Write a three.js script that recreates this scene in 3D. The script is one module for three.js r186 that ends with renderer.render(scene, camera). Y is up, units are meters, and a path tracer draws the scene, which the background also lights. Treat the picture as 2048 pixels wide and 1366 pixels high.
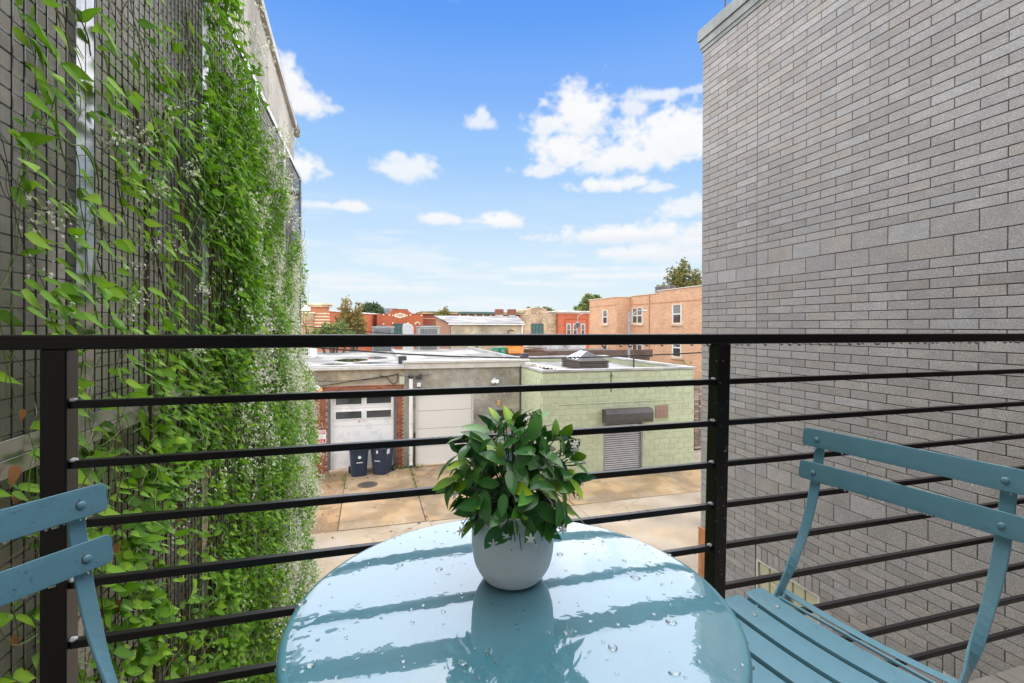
import * as THREE from 'three';
import { mergeGeometries } from 'three/addons/utils/BufferGeometryUtils.js';
import { RoundedBoxGeometry } from 'three/addons/geometries/RoundedBoxGeometry.js';

// ------------------------------------------------------------------ camera
const scene = new THREE.Scene();
const EYE = new THREE.Vector3(0, 1.093, 0);
const FOC = 966.9, W0 = 2048, H0 = 1366, CY = 654.84;
const camera = new THREE.PerspectiveCamera(2 * Math.atan(H0 / 2 / FOC) * 180 / Math.PI, W0 / H0, 0.05, 1200);
{
  const yaw = 0.287167, pitch = -0.003311, roll = 0.003547;
  const F = new THREE.Vector3(Math.sin(yaw), 0, -Math.cos(yaw)), R = new THREE.Vector3(Math.cos(yaw), 0, Math.sin(yaw)), U = new THREE.Vector3(0, 1, 0);
  const f = F.clone().multiplyScalar(Math.cos(pitch)).addScaledVector(U, Math.sin(pitch));
  const u = F.clone().multiplyScalar(-Math.sin(pitch)).addScaledVector(U, Math.cos(pitch));
  const r2 = R.clone().multiplyScalar(Math.cos(roll)).addScaledVector(u, Math.sin(roll));
  const u2 = R.clone().multiplyScalar(-Math.sin(roll)).addScaledVector(u, Math.cos(roll));
  camera.quaternion.setFromRotationMatrix(new THREE.Matrix4().makeBasis(r2, u2, f.negate()));
  camera.position.copy(EYE);
  camera.setViewOffset(W0, H0, 0, H0 / 2 - CY, W0, H0);
  camera.updateMatrixWorld();
}
scene.add(camera);

// ------------------------------------------------------------------ light
const EXPOSURE = 4.2;
const SUN_DIR = new THREE.Vector3(-0.03, 1, 0.19).normalize();
const sun = new THREE.DirectionalLight(new THREE.Color(1, 0.955, 0.89), 1.5);
sun.position.copy(SUN_DIR).multiplyScalar(60);
sun.target.position.set(2, 0, -10);
sun.position.add(sun.target.position);
sun.castShadow = true;
sun.shadow.radius = 318;
sun.shadow.mapSize.set(2048, 2048);
Object.assign(sun.shadow.camera, { left: -45, right: 45, top: 45, bottom: -45, near: 1, far: 160 });
scene.add(sun, sun.target);

// ------------------------------------------------------------------ random and noise
function rng(seed) { let a = seed >>> 0; return () => { a = (a + 0x6D2B79F5) >>> 0; let t = a; t = Math.imul(t ^ (t >>> 15), t | 1); t ^= t + Math.imul(t ^ (t >>> 7), t | 61); return ((t ^ (t >>> 14)) >>> 0) / 4294967296; }; }
const PERM = (() => { const r = rng(77), p = new Float32Array(65536); for (let i = 0; i < 65536; i++) p[i] = r(); return p; })();
const hash2 = (x, y) => PERM[((Math.imul(x, 7919) ^ Math.imul(y, 104729)) & 65535)];
const fade = t => t * t * t * (t * (t * 6 - 15) + 10);
function vnoise(x, y, px = 0, py = 0) {
  let xi = Math.floor(x), yi = Math.floor(y); const fx = fade(x - xi), fy = fade(y - yi);
  let x1 = xi + 1, y1 = yi + 1;
  if (px) { xi = ((xi % px) + px) % px; x1 = ((x1 % px) + px) % px; }
  if (py) { yi = ((yi % py) + py) % py; y1 = ((y1 % py) + py) % py; }
  const a = hash2(xi, yi), b = hash2(x1, yi), c = hash2(xi, y1), d = hash2(x1, y1);
  return a + (b - a) * fx + (c - a) * fy + (a - b - c + d) * fx * fy;
}
function fbm(x, y, oct = 5, p = 0) { let s = 0, a = 0.5, n = 0, q = p; for (let i = 0; i < oct; i++) { s += a * vnoise(x + i * 17, y + i * 31, q, q); n += a; a *= 0.5; x *= 2; y *= 2; q *= 2; } return s / n; }
const clamp = (x, a = 0, b = 1) => Math.min(b, Math.max(a, x));
const sstep = (a, b, x) => { const t = clamp((x - a) / (b - a)); return t * t * (3 - 2 * t); };
const lerp = (a, b, t) => a + (b - a) * t;
const L = h => new THREE.Color(h);

// ------------------------------------------------------------------ sky
{
  const w = 3072, h = 1536, data = new Float32Array(w * h * 4);
  const stops = [[0, .80, .905, .965], [.05, .78, .90, .97], [.12, .69, .86, .985], [.21, .545, .755, .99], [.34, .345, .60, .985], [.46, .215, .45, .965], [.58, .122, .355, .93], [.8, .10, .32, .90], [1.57, .09, .295, .86]];
  const base = el => { el = Math.max(0, el); let i = 0; while (i < stops.length - 2 && el > stops[i + 1][0]) i++; const a = stops[i], b = stops[i + 1], t = sstep(a[0], b[0], el) * .5 + clamp((el - a[0]) / (b[0] - a[0])) * .5; return [lerp(a[1], b[1], t), lerp(a[2], b[2], t), lerp(a[3], b[3], t)]; };
  // cumulus and low strips: azimuth from -z, elevation, half widths (radians), strength
  const clouds = [[-.146, .427, .021, .034, 1], [-.131, .398, .039, .024, 1], [-.092, .396, .027, .007, .7], [-.122, .286, .031, .019, 1], [.215, .396, .025, .012, .8], [.225, .405, .012, .018, .8], [.073, .306, .042, .023, .85], [.059, .323, .025, .011, .8], [-.064, .227, .058, .007, .8], [-.027, .227, .028, .009, .9], [.127, .214, .038, .011, .9], [.265, .213, .035, .013, 1], [.21, .212, .023, .005, .5],
    [.43, .407, .058, .044, 1], [.369, .392, .044, .02, .9], [.4, .342, .056, .034, 1], [.359, .311, .047, .012, .85], [.6, .356, .095, .044, 1.05], [.535, .326, .09, .027, 1], [.481, .316, .069, .02, .9], [.573, .428, .05, .01, .8], [.527, .414, .024, .022, .8], [.496, .278, .064, .013, .95], [.574, .267, .034, .007, .8], [.643, .226, .041, .018, .8],
    [.516, .182, .123, .017, 1], [.602, .144, .116, .017, .9], [.648, .166, .053, .024, .9], [.381, .115, .111, .006, .7], [.555, .1, .129, .007, .7], [-.046, .088, .076, .008, .6], [.05, .074, .11, .007, .6], [.34, .087, .051, .005, .5], [.642, .429, .022, .005, .6]];
  for (let j = 0; j < h; j++) {
    const el = ((j + .5) / h - .5) * Math.PI;
    for (let i = 0; i < w; i++) {
      const k = (j * w + i) * 4, phi = ((i + .5) / w - .5) * 2 * Math.PI; // atan2(z, x)
      const dx = Math.cos(phi) * Math.cos(el), dz = Math.sin(phi) * Math.cos(el), dy = Math.sin(el);
      const az = Math.atan2(dx, -dz), c = base(el);
      let r = c[0], g = c[1], b = c[2];
      if (el < 0) { const t = sstep(0, -.25, el); r = lerp(r, .30, t); g = lerp(g, .29, t); b = lerp(b, .27, t); }
      else {
        let a = 0, shade = 0;
        if (az > -.35 && az < .95 && el < .6) {
          const wx = .012 * (fbm(az * 20 + 3, el * 26 + 8, 4) - .5), wy = .009 * (fbm(az * 20 + 13, el * 26 + 2, 4) - .5);
          const n = fbm((az + wx) * 40, (el + wy) * 56, 6), n2 = fbm((az + wx * 2) * 120 + 9, (el + wy * 2) * 170, 5);
          for (const q of clouds) {
            const ex = (az - q[0]) / q[2], ey = (el - q[1]) / q[3]; if (ex * ex + ey * ey > 5) continue;
            const low = ey < 0 ? 1.25 : 1, d = 1 - Math.sqrt(ex * ex + ey * ey * low * low) + .50 + (n - .5) * 1.5 + (n2 - .5) * .6;
            const al = Math.pow(sstep(-.12, .95, d), .85) * Math.min(1, q[4]);
            if (al > a) a = al;
            shade = Math.max(shade, (q[1] < .2 ? 1 : .35) * sstep(.35, -.9, ey) * al);
          }
        }
        // thin streaks of haze low down
        { const st = fbm(az * 9 + 2, el * 70, 5); a = Math.max(a, .42 * sstep(.52, .78, st) * sstep(.0, .05, el) * sstep(.30, .10, el)); }
        // the same broken cumulus over the rest of the sky, closing up towards the zenith
        const out = Math.max(sstep(.52, .72, el), sstep(.66, .9, Math.abs(az - .287)));
        if (out > 0) {
          const px = dx / (dy + .18), pz = dz / (dy + .18), n = fbm(px * 2.3 + 5, pz * 2.3 + 3, 6);
          const cov = lerp(.53, .40, sstep(.25, 1.1, el));
          a = Math.max(a, out * sstep(cov, cov + .12, n));
        }
        const pf2 = fbm(az * 60, el * 80 + 4, 3) - .5, cl = [.962 - .15 * shade - .05 * pf2, .97 - .105 * shade - .035 * pf2, .985 - .05 * shade - .015 * pf2];
        r = lerp(r, cl[0], a); g = lerp(g, cl[1], a); b = lerp(b, cl[2], a);
      }
      data[k] = r / EXPOSURE; data[k + 1] = g / EXPOSURE; data[k + 2] = b / EXPOSURE; data[k + 3] = 1;
    }
  }
  const t = new THREE.DataTexture(data, w, h, THREE.RGBAFormat, THREE.FloatType);
  t.mapping = THREE.EquirectangularReflectionMapping; t.magFilter = THREE.LinearFilter; t.minFilter = THREE.LinearFilter; t.needsUpdate = true;
  scene.background = t; scene.environment = t;
}

// ------------------------------------------------------------------ naming
const used = {};
function numbered(n) { if (!(n in used)) { used[n] = 0; return n; } used[n]++; return n + '_' + String(used[n]).padStart(3, '0'); }
function thing(name, label, category, pos = [0, 0, 0], turn = 0, group) { const o = new THREE.Group(); o.name = numbered(name); o.position.set(...pos); o.rotation.y = turn; o.userData = { label, category }; if (group) o.userData.group = group; scene.add(o); return o; }
function shadows(m) { m.castShadow = true; m.receiveShadow = true; return m; }
function part(name, geo, mat, parent) { const m = shadows(new THREE.Mesh(Array.isArray(geo) ? merge(geo) : geo, mat)); m.name = name; parent.add(m); return m; }
function stuff(o) { o.userData.kind = 'stuff'; return o; }
function single(name, geo, mat, label, category, group) { const m = part(numbered(name), geo, mat, scene); m.userData = { label, category }; if (group) m.userData.group = group; return m; }
function struct(name, geo, mat) { const m = part(numbered(name), geo, mat, scene); m.userData.kind = 'structure'; return m; }

// ------------------------------------------------------------------ geometry helpers
function merge(list) {
  const col = list.some(g => g.attributes.color), gs = list.map(g => { let q = g.index ? g.toNonIndexed() : g; if (q === g && list.filter(o => o === g).length > 1) q = g.clone(); for (const k of Object.keys(q.attributes)) if (!['position', 'normal', 'uv', 'color'].includes(k)) q.deleteAttribute(k); if (!q.attributes.uv) q.setAttribute('uv', new THREE.BufferAttribute(new Float32Array(q.attributes.position.count * 2), 2)); if (col && !q.attributes.color) q.setAttribute('color', new THREE.BufferAttribute(new Float32Array(q.attributes.position.count * 3).fill(1), 3)); return q; });
  return gs.length === 1 ? gs[0] : mergeGeometries(gs);
}
// uv in metres, from the dominant axis of each face
function metric(g, ou = 0, ov = 0) {
  if (g.index) g = g.toNonIndexed();
  const p = g.attributes.position, uv = new Float32Array(p.count * 2), a = new THREE.Vector3(), b = new THREE.Vector3(), c = new THREE.Vector3();
  for (let i = 0; i < p.count; i += 3) {
    a.fromBufferAttribute(p, i); b.fromBufferAttribute(p, i + 1); c.fromBufferAttribute(p, i + 2);
    const n = b.clone().sub(a).cross(c.clone().sub(a)), ax = Math.abs(n.x), ay = Math.abs(n.y), az = Math.abs(n.z);
    [a, b, c].forEach((v, k) => { const [s, t] = ax >= ay && ax >= az ? [v.z, v.y] : ay >= az ? [v.x, v.z] : [v.x, v.y]; uv[(i + k) * 2] = s + ou; uv[(i + k) * 2 + 1] = t + ov; });
  }
  g.setAttribute('uv', new THREE.BufferAttribute(uv, 2));
  return g;
}
function box(x0, x1, y0, y1, z0, z1) { const g = new THREE.BoxGeometry(Math.abs(x1 - x0), Math.abs(y1 - y0), Math.abs(z1 - z0)); g.translate((x0 + x1) / 2, (y0 + y1) / 2, (z0 + z1) / 2); return metric(g); }
function rbox(x0, x1, y0, y1, z0, z1, r = .003, seg = 2) { const g = new RoundedBoxGeometry(Math.abs(x1 - x0), Math.abs(y1 - y0), Math.abs(z1 - z0), seg, r); g.translate((x0 + x1) / 2, (y0 + y1) / 2, (z0 + z1) / 2); const n = g.attributes.normal; const q = metric(g); return q; }
function tube(pts, r, seg = 6, n = 24) { const c = new THREE.CatmullRomCurve3(pts.map(p => new THREE.Vector3(...p))); return new THREE.TubeGeometry(c, n, r, seg, false).toNonIndexed(); }
function cyl(r0, r1, h, x, y, z, seg = 16, axis = 'y') { const g = new THREE.CylinderGeometry(r1, r0, h, seg); if (axis === 'x') g.rotateZ(Math.PI / 2); if (axis === 'z') g.rotateX(Math.PI / 2); g.translate(x, y, z); return g.toNonIndexed(); }
function poly(pts, z0, z1) { const s = new THREE.Shape(pts.map(p => new THREE.Vector2(p[0], p[1]))); const g = new THREE.ExtrudeGeometry(s, { depth: Math.abs(z1 - z0), bevelEnabled: false }); g.translate(0, 0, Math.min(z0, z1)); return metric(g); }
function tint(g, c) { const n = g.attributes.position.count, a = new Float32Array(n * 3); for (let i = 0; i < n; i++) { a[i * 3] = c[0]; a[i * 3 + 1] = c[1]; a[i * 3 + 2] = c[2]; } g.setAttribute('color', new THREE.BufferAttribute(a, 3)); return g; }
// a flat bar of width w and thickness t along a path; side(i/n) gives the direction of its width
function sweep(path, w, t, side, n = 40, wf = () => 1) {
  const c = new THREE.CatmullRomCurve3(path.map(p => new THREE.Vector3(...p))), V = [], I = [], K = 8;
  for (let i = 0; i <= n; i++) {
    const u = i / n, p = c.getPointAt(u), T = c.getTangentAt(u), S = side(u).clone(); S.addScaledVector(T, -S.dot(T)).normalize(); const N = T.clone().cross(S);
    const hw = w * wf(u) / 2, ht = t / 2, ch = Math.min(hw, ht) * .45;
    for (const [a, b] of [[-hw, -ht + ch], [-hw + ch, -ht], [hw - ch, -ht], [hw, -ht + ch], [hw, ht - ch], [hw - ch, ht], [-hw + ch, ht], [-hw, ht - ch]]) { const q = p.clone().addScaledVector(S, a).addScaledVector(N, b); V.push(q.x, q.y, q.z); }
  }
  for (let i = 0; i < n; i++) for (let k = 0; k < K; k++) { const a = i * K + k, b = i * K + (k + 1) % K, d = a + K, e = b + K; I.push(a, b, d, b, e, d); }
  for (const [o, f] of [[0, 1], [n * K, 0]]) for (let k = 1; k < K - 1; k++) f ? I.push(o, o + k + 1, o + k) : I.push(o, o + k, o + k + 1);
  const g = new THREE.BufferGeometry(); g.setAttribute('position', new THREE.Float32BufferAttribute(V, 3)); g.setIndex(I);
  const q = g.toNonIndexed(); q.computeVertexNormals(); return metric(q);
}
// a metal slat with rounded ends: length along x, width along `up` (y or z), bent by bend(x)
function slat(len, wid, th, rad, bend, up = 'y', n = 26) {
  const V = [], I = [], K = 12, st = [];
  for (let i = 0; i <= n; i++) st.push(-len / 2 + len * i / n);
  for (let i = 1; i <= 4; i++) { const e = rad * (1 - Math.cos(i / 4 * Math.PI / 2)); st.push(-len / 2 + e, len / 2 - e); }
  st.sort((a, b) => a - b); const xs = st.filter((v, i) => !i || v - st[i - 1] > 1e-5);
  for (const x of xs) {
    const e = Math.min(x + len / 2, len / 2 - x), hw = wid / 2 - (e < rad ? rad - Math.sqrt(Math.max(0, rad * rad - (rad - e) ** 2)) : 0), ht = th / 2, c = th * .32, [dy, dz] = bend(x);
    for (const [a, b] of [[-hw, -ht + c], [-hw + c, -ht], [-hw / 2, -ht], [hw / 2, -ht], [hw - c, -ht], [hw, -ht + c], [hw, ht - c], [hw - c, ht], [hw / 2, ht], [-hw / 2, ht], [-hw + c, ht], [-hw, ht - c]]) up === 'y' ? V.push(x, a + dy, b + dz) : V.push(x, b + dy, a + dz);
  }
  const m = xs.length;
  for (let i = 0; i < m - 1; i++) for (let k = 0; k < K; k++) { const a = i * K + k, b = i * K + (k + 1) % K, d = a + K, e = b + K; up === 'y' ? I.push(a, d, b, b, d, e) : I.push(a, b, d, b, e, d); }
  for (const [o, f] of [[0, up === 'y'], [(m - 1) * K, up !== 'y']]) for (let k = 1; k < K - 1; k++) f ? I.push(o, o + k, o + k + 1) : I.push(o, o + k + 1, o + k);
  const g = new THREE.BufferGeometry(); g.setAttribute('position', new THREE.Float32BufferAttribute(V, 3)); g.setIndex(I); g.computeVertexNormals();
  const q = g.toNonIndexed(); const keep = q.attributes.normal; const r = metric(q); r.setAttribute('normal', keep); return r;
}
function leafGeo(len, wid, prof, fold, droop, twist, cTip, cBase, rib = 1.25, edge = 0) {
  const V = [], C = [], I = [], n = prof.length;
  for (let i = 0; i < n; i++) {
    const t = i / (n - 1), hw = wid / 2 * prof[i], y = -droop * t * t * len, z = len * t, tw = twist * t;
    const col = cBase.map((c, k) => lerp(c, cTip[k], t));
    for (const s of [-1, 0, 1]) { const x = s * hw * Math.cos(tw), yy = y + Math.abs(s) * hw * fold + s * hw * Math.sin(tw); V.push(x, yy, z); C.push(...(s ? [col[0] + edge * .75, col[1] + edge, col[2] + edge * .12] : col.map(c => c * rib))); }
  }
  for (let i = 0; i < n - 1; i++) for (const k of [0, 1]) { const a = i * 3 + k, b = a + 1, d = a + 3, e = b + 3; I.push(a, d, b, b, d, e); }
  const g = new THREE.BufferGeometry(); g.setAttribute('position', new THREE.Float32BufferAttribute(V, 3)); g.setAttribute('color', new THREE.Float32BufferAttribute(C, 3)); g.setAttribute('uv', new THREE.Float32BufferAttribute(new Float32Array(V.length / 3 * 2), 2)); g.setIndex(I); g.computeVertexNormals(); return g;
}
const M4 = (p, t, n, s) => { const z = t.clone().normalize(), x = n.clone().cross(z).normalize(), y = z.clone().cross(x); return new THREE.Matrix4().makeBasis(x.multiplyScalar(s), y.multiplyScalar(s), z.multiplyScalar(s)).setPosition(p); };

// ------------------------------------------------------------------ textures (linear values, sizes in metres)
function tex(size, metres, fn) {
  const d = new Uint8Array(size * size * 4);
  for (let j = 0; j < size; j++) for (let i = 0; i < size; i++) { const c = fn(i / size, j / size, i, j), k = (j * size + i) * 4; d[k] = clamp(c[0]) * 255; d[k + 1] = clamp(c[1]) * 255; d[k + 2] = clamp(c[2]) * 255; d[k + 3] = 255; }
  const t = new THREE.DataTexture(d, size, size); t.wrapS = t.wrapT = THREE.RepeatWrapping; t.magFilter = THREE.LinearFilter; t.minFilter = THREE.LinearMipmapLinearFilter; t.generateMipmaps = true; t.repeat.set(1 / metres, 1 / metres); t.needsUpdate = true; return t;
}
const P = (u, v, f, o = 4) => fbm(u * f, v * f, o, f);
const T = {};
T.grain = tex(512, .9, (u, v, i, j) => { const a = hash2(i + 3, j * 5 + 1), n = .8 + .2 * P(u, v, 8); const s = a > .955 ? 1.55 : a < .09 ? .55 : .9 + .2 * hash2(i * 3 + 7, j + 11); return [n * s * .62, n * s * .615, n * s * .61]; });
{ // ground-faced block: pale, dark and rusty grains in grey
  const S = 1024, f = new Float32Array(S * S * 3), r = rng(5);
  for (let i = 0; i < S * S; i++) { const n = .88 + .24 * hash2(i & 1023, i >> 10); f[i * 3] = f[i * 3 + 1] = f[i * 3 + 2] = .5 * n; }
  for (let k = 0; k < 26000; k++) { const x = r() * S, y = r() * S, q = r(), R = .8 + r() * 2.1, rx = R * (.7 + r() * .8), c = q < .42 ? [.98, .95, .88] : q < .56 ? [.80, .60, .40] : q < .62 ? [.72, .44, .33] : [.22, .22, .24], m = .35 + r() * .5; for (let b = -3; b <= 3; b++) for (let a = -4; a <= 4; a++) { if ((a / rx) ** 2 + (b / R) ** 2 > 1) continue; const o = (((y + b + S) % S | 0) * S + ((x + a + S) % S | 0)) * 3; for (let e = 0; e < 3; e++) f[o + e] = lerp(f[o + e], c[e], m); } }
  T.block = tex(S, 1.15, (u, v, i, j) => { const o = (j * S + i) * 3, n = .86 + .28 * P(u, v, 6, 4); return [f[o] * n, f[o + 1] * n, f[o + 2] * n]; });
}
T.stain = tex(512, 3.1, (u, v) => { const n = P(u, v, 4, 6), m = fbm(u * 22, v * 3, 4, 0), q = P(u, v, 28, 3); const s = .60 + .5 * (n - .5) * 1.6 + .22 * (q - .5); const d = sstep(.52, .7, P(u + .3, v + .7, 5, 5)), run = sstep(.56, .74, fbm(u * 34, v * 2.2 + 7, 4)) * sstep(.4, .6, fbm(u * 4 + 9, v * 3, 3)), pat = sstep(.60, .62, fbm(u * 4 + 21, v * 5 + 2, 3)); const q2 = (1 - .22 * run) * (1 + .10 * pat); return [s * q2 * lerp(1, .90, d), s * q2 * lerp(1, .86, d), s * q2 * lerp(1, .78, d)]; });
T.plaster = tex(512, 2.3, (u, v) => { const n = P(u, v, 3, 6), q = P(u, v, 60, 2), st = P(u, v * .25 + .5, 16, 4); const s = .62 + .55 * (n - .5) + .18 * (q - .5) - .10 * sstep(.5, .75, st); return [s, s * .985, s * .955]; });
T.ground = tex(1024, 6.3, (u, v, i, j) => { const n = P(u, v, 5, 6), m = P(u + .4, v, 9, 5), g = hash2(i * 7 + 1, j * 3 + 5), d = sstep(.5, .66, P(u, v + .2, 6, 5)); const cr = sstep(.022, .008, Math.abs(P(u + .2, v + .5, 4, 5) - .5)) * sstep(.52, .6, P(u + .3, v, 3, 3)); const s = (1 - .16 * cr) * (.60 + .5 * (n - .5) + .2 * (m - .5)) * (g > .95 ? 1.25 : g < .1 ? .74 : .93 + .13 * g); return [s, s * lerp(.985, .93, d), s * lerp(.96, .80, d)]; });
T.dirt = tex(512, 4.1, (u, v, i, j) => { const n = P(u, v, 5, 6), g = hash2(i * 3, j * 7), d = sstep(.44, .62, P(u + .2, v, 7, 5)); const wet = sstep(.50, .62, P(u + .6, v + .1, 4, 5)), cr = sstep(.035, .012, Math.abs(P(u, v + .5, 6, 4) - .5)) * sstep(.5, .6, P(u + .3, v, 3, 3)); const s = (.62 + .60 * (n - .5)) * (.86 + .28 * g) * (1 - .24 * wet) * (1 - .18 * cr); return [s, s * lerp(.88, .96, d), s * lerp(.72, .90, d)]; });
T.roof = tex(512, 5.3, (u, v) => { const n = P(u, v, 6, 6), d = sstep(.48, .60, P(u + .1, v + .4, 5, 6)), q = P(u, v, 40, 2); const s = .66 + .45 * (n - .5) + .14 * (q - .5) - .27 * d; return [s, s * .985, s * .965]; });
T.paint = tex(512, 1.7, (u, v) => { const n = P(u, v, 5, 5), q = P(u, v, 50, 2), d = sstep(.62, .8, P(u, v * .3, 10, 5)); const s = .66 + .28 * (n - .5) + .1 * (q - .5) - .16 * d; return [s, s * lerp(1, .97, d), s * lerp(1, .9, d)]; });
T.worn = tex(512, .5, (u, v, i, j) => { const n = P(u, v, 4, 5), q = P(u, v, 26, 3), sp = hash2(i * 3 + 1, j * 5 + 2) > .9965, sc = sstep(.012, .003, Math.abs(fbm(u * 5 + v * 2, v * 7, 3) - .5)) * sstep(.55, .7, P(u, v, 6, 2)); const s = .60 + .11 * (n - .5) + .05 * (q - .5) - (sp ? .14 : 0) + .06 * sc, w = sstep(.6, .75, P(u + .3, v + .2, 7, 4)); return [s * (1 + .10 * w), s * (1 + .02 * w), s]; });
T.course = tex(512, 3.264, (u, v, i, j) => { const row = Math.floor(v * 48), o = (row & 1) * .5, bx = Math.floor(u * 16 + o) % 16, t = hash2(bx + 3, row + 50), fy = v * 48 - row, fx = u * 16 + o - Math.floor(u * 16 + o), m = fy < .12 || fx < .045, n = P(u, v, 5, 4); const s = (.60 + .16 * (t - .5) + .14 * (n - .5)) * (m ? 1.12 : 1); return [s, s * (m ? 1.02 : 1), s * (m ? 1.05 : .985)]; });
T.soft = tex(512, 2.7, (u, v) => { const n = P(u, v, 4, 5), q = P(u, v, 70, 2), st = P(u, v, 14, 4); const s = .60 + .10 * (n - .5) + .07 * (q - .5) - .06 * sstep(.52, .7, st); return [s, s * .995, s * .98]; });
T.wood = tex(512, 1.2, (u, v) => { const n = fbm(u * 4, v * 90, 4, 0), w = .6 + .3 * (P(u, v, 4) - .5) + .25 * (n - .5); return [w, w * .97, w * .93]; });
T.ripple = tex(512, .42, (u, v, i, j) => { const n = P(u, v, 14, 4), q = P(u, v, 5, 3), m = sstep(.46, .62, P(u + .5, v + .2, 4, 3)); const s = .5 + (n - .5) * (.25 + .75 * m) + .12 * (q - .5); return [s, s, s]; });
T.fine = tex(256, .05, (u, v, i, j) => { const s = .5 + .35 * (P(u, v, 24, 2) - .5) + .2 * (hash2(i, j) - .5); return [s, s, s]; });
const rep = (t, m) => { const q = t.clone(); q.repeat.set(1 / m, 1 / m); q.needsUpdate = true; return q; };

// ------------------------------------------------------------------ materials
const std = (c, rough, map, o = {}) => new THREE.MeshStandardMaterial({ color: new THREE.Color().setRGB(...(map ? c.map(v => v / .6) : c)), roughness: rough, map: map || null, side: THREE.DoubleSide, ...o });
const phy = (c, o) => new THREE.MeshPhysicalMaterial({ color: new THREE.Color().setRGB(...c), side: THREE.DoubleSide, ...o });
const M = {
  black: phy([.009, .0075, .008], { roughness: .38, specularIntensity: .6, clearcoat: .22, clearcoatRoughness: .14, bumpMap: T.fine, bumpScale: .00012 }),
  teal: phy([.138, .325, .42].map(v => v / .6), { map: T.worn, roughness: .42, clearcoat: .45, clearcoatRoughness: .2, bumpMap: T.fine, bumpScale: .00008 }),
  tealTop: phy([.098, .298, .372].map(v => v / .6), { map: T.worn, roughness: .4, clearcoat: .8, clearcoatRoughness: .04 }),
  film: phy([.95, .985, 1], { roughness: .02, transmission: 1, thickness: 0, ior: 2.1, bumpMap: T.ripple, bumpScale: .00022 }),
  steel: phy([.33, .40, .42], { roughness: .3, metalness: .7 }),
  rust: std([.16, .075, .03], .85),
  water: phy([1, 1, 1], { roughness: .01, transmission: 1, thickness: .004, ior: 1.33 }),
  pot: phy([.86, .875, .885], { roughness: .42, clearcoat: .25, clearcoatRoughness: .3 }),
  soil: std([.03, .022, .015], .95),
  galv: phy([.36, .36, .37], { roughness: .27, metalness: .95, bumpMap: T.stain, bumpScale: .0006 }),
  wire: phy([.018, .018, .018], { roughness: .4, clearcoat: .4, clearcoatRoughness: .2 }),
  concrete: std([.52, .495, .45], .9, T.plaster, { bumpMap: T.plaster, bumpScale: .006 }),
  coping: std([.52, .51, .49], .6, T.plaster),
  block: std([.348, .336, .331], .8, T.block, { vertexColors: true, bumpMap: T.block, bumpScale: .0006 }),
  mortar: std([.085, .08, .075], .95, T.grain),
  flash: std([.20, .215, .213], .45, T.plaster, { metalness: .2 }),
  winFrame: std([.52, .53, .51], .6, T.plaster),
  glassBlock: phy([.44, .44, .30], { roughness: .22, clearcoat: .6, clearcoatRoughness: .15 }),
  grout: std([.62, .59, .42], .8),
  tan: std([.48, .20, .08], .8, T.stain),
  leafVine: phy([1, 1, 1], { vertexColors: true, roughness: .9, specularIntensity: .45, transmission: .42, thickness: 0, clearcoat: .10, clearcoatRoughness: .35 }),
  leafDry: phy([.42, .18, .05], { roughness: .95, transmission: .3, thickness: 0 }),
  blossom: phy([.86, .86, .68], { roughness: .95, transmission: .2, thickness: 0 }),
  stem: std([.16, .22, .06], .7), fila: std([.48, .50, .30], .8), vineWood: std([.11, .075, .04], .9),
  leafPot: phy([1, 1, 1], { vertexColors: true, roughness: .42, specularIntensity: .6, clearcoat: .5, clearcoatRoughness: .10, bumpMap: T.fine, bumpScale: .0002 }),
  petal: phy([.82, .82, .76], { roughness: .6 }),
  stemPot: std([.06, .12, .03], .6),
  wetWood: std([.26, .245, .22], .7, T.wood, { bumpMap: T.wood, bumpScale: .002 }),
};

// ------------------------------------------------------------------ water drops
const DROP = (() => { const g = new THREE.SphereGeometry(1, 8, 6).toNonIndexed(); return g; })();
function drop(x, y, z, r, sx = 1, sy = 1, sz = 1, q = null) { const g = DROP.clone(); g.scale(r * sx, r * sy, r * sz); if (q) g.applyQuaternion(q); g.translate(x, y, z); return g; }

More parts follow.
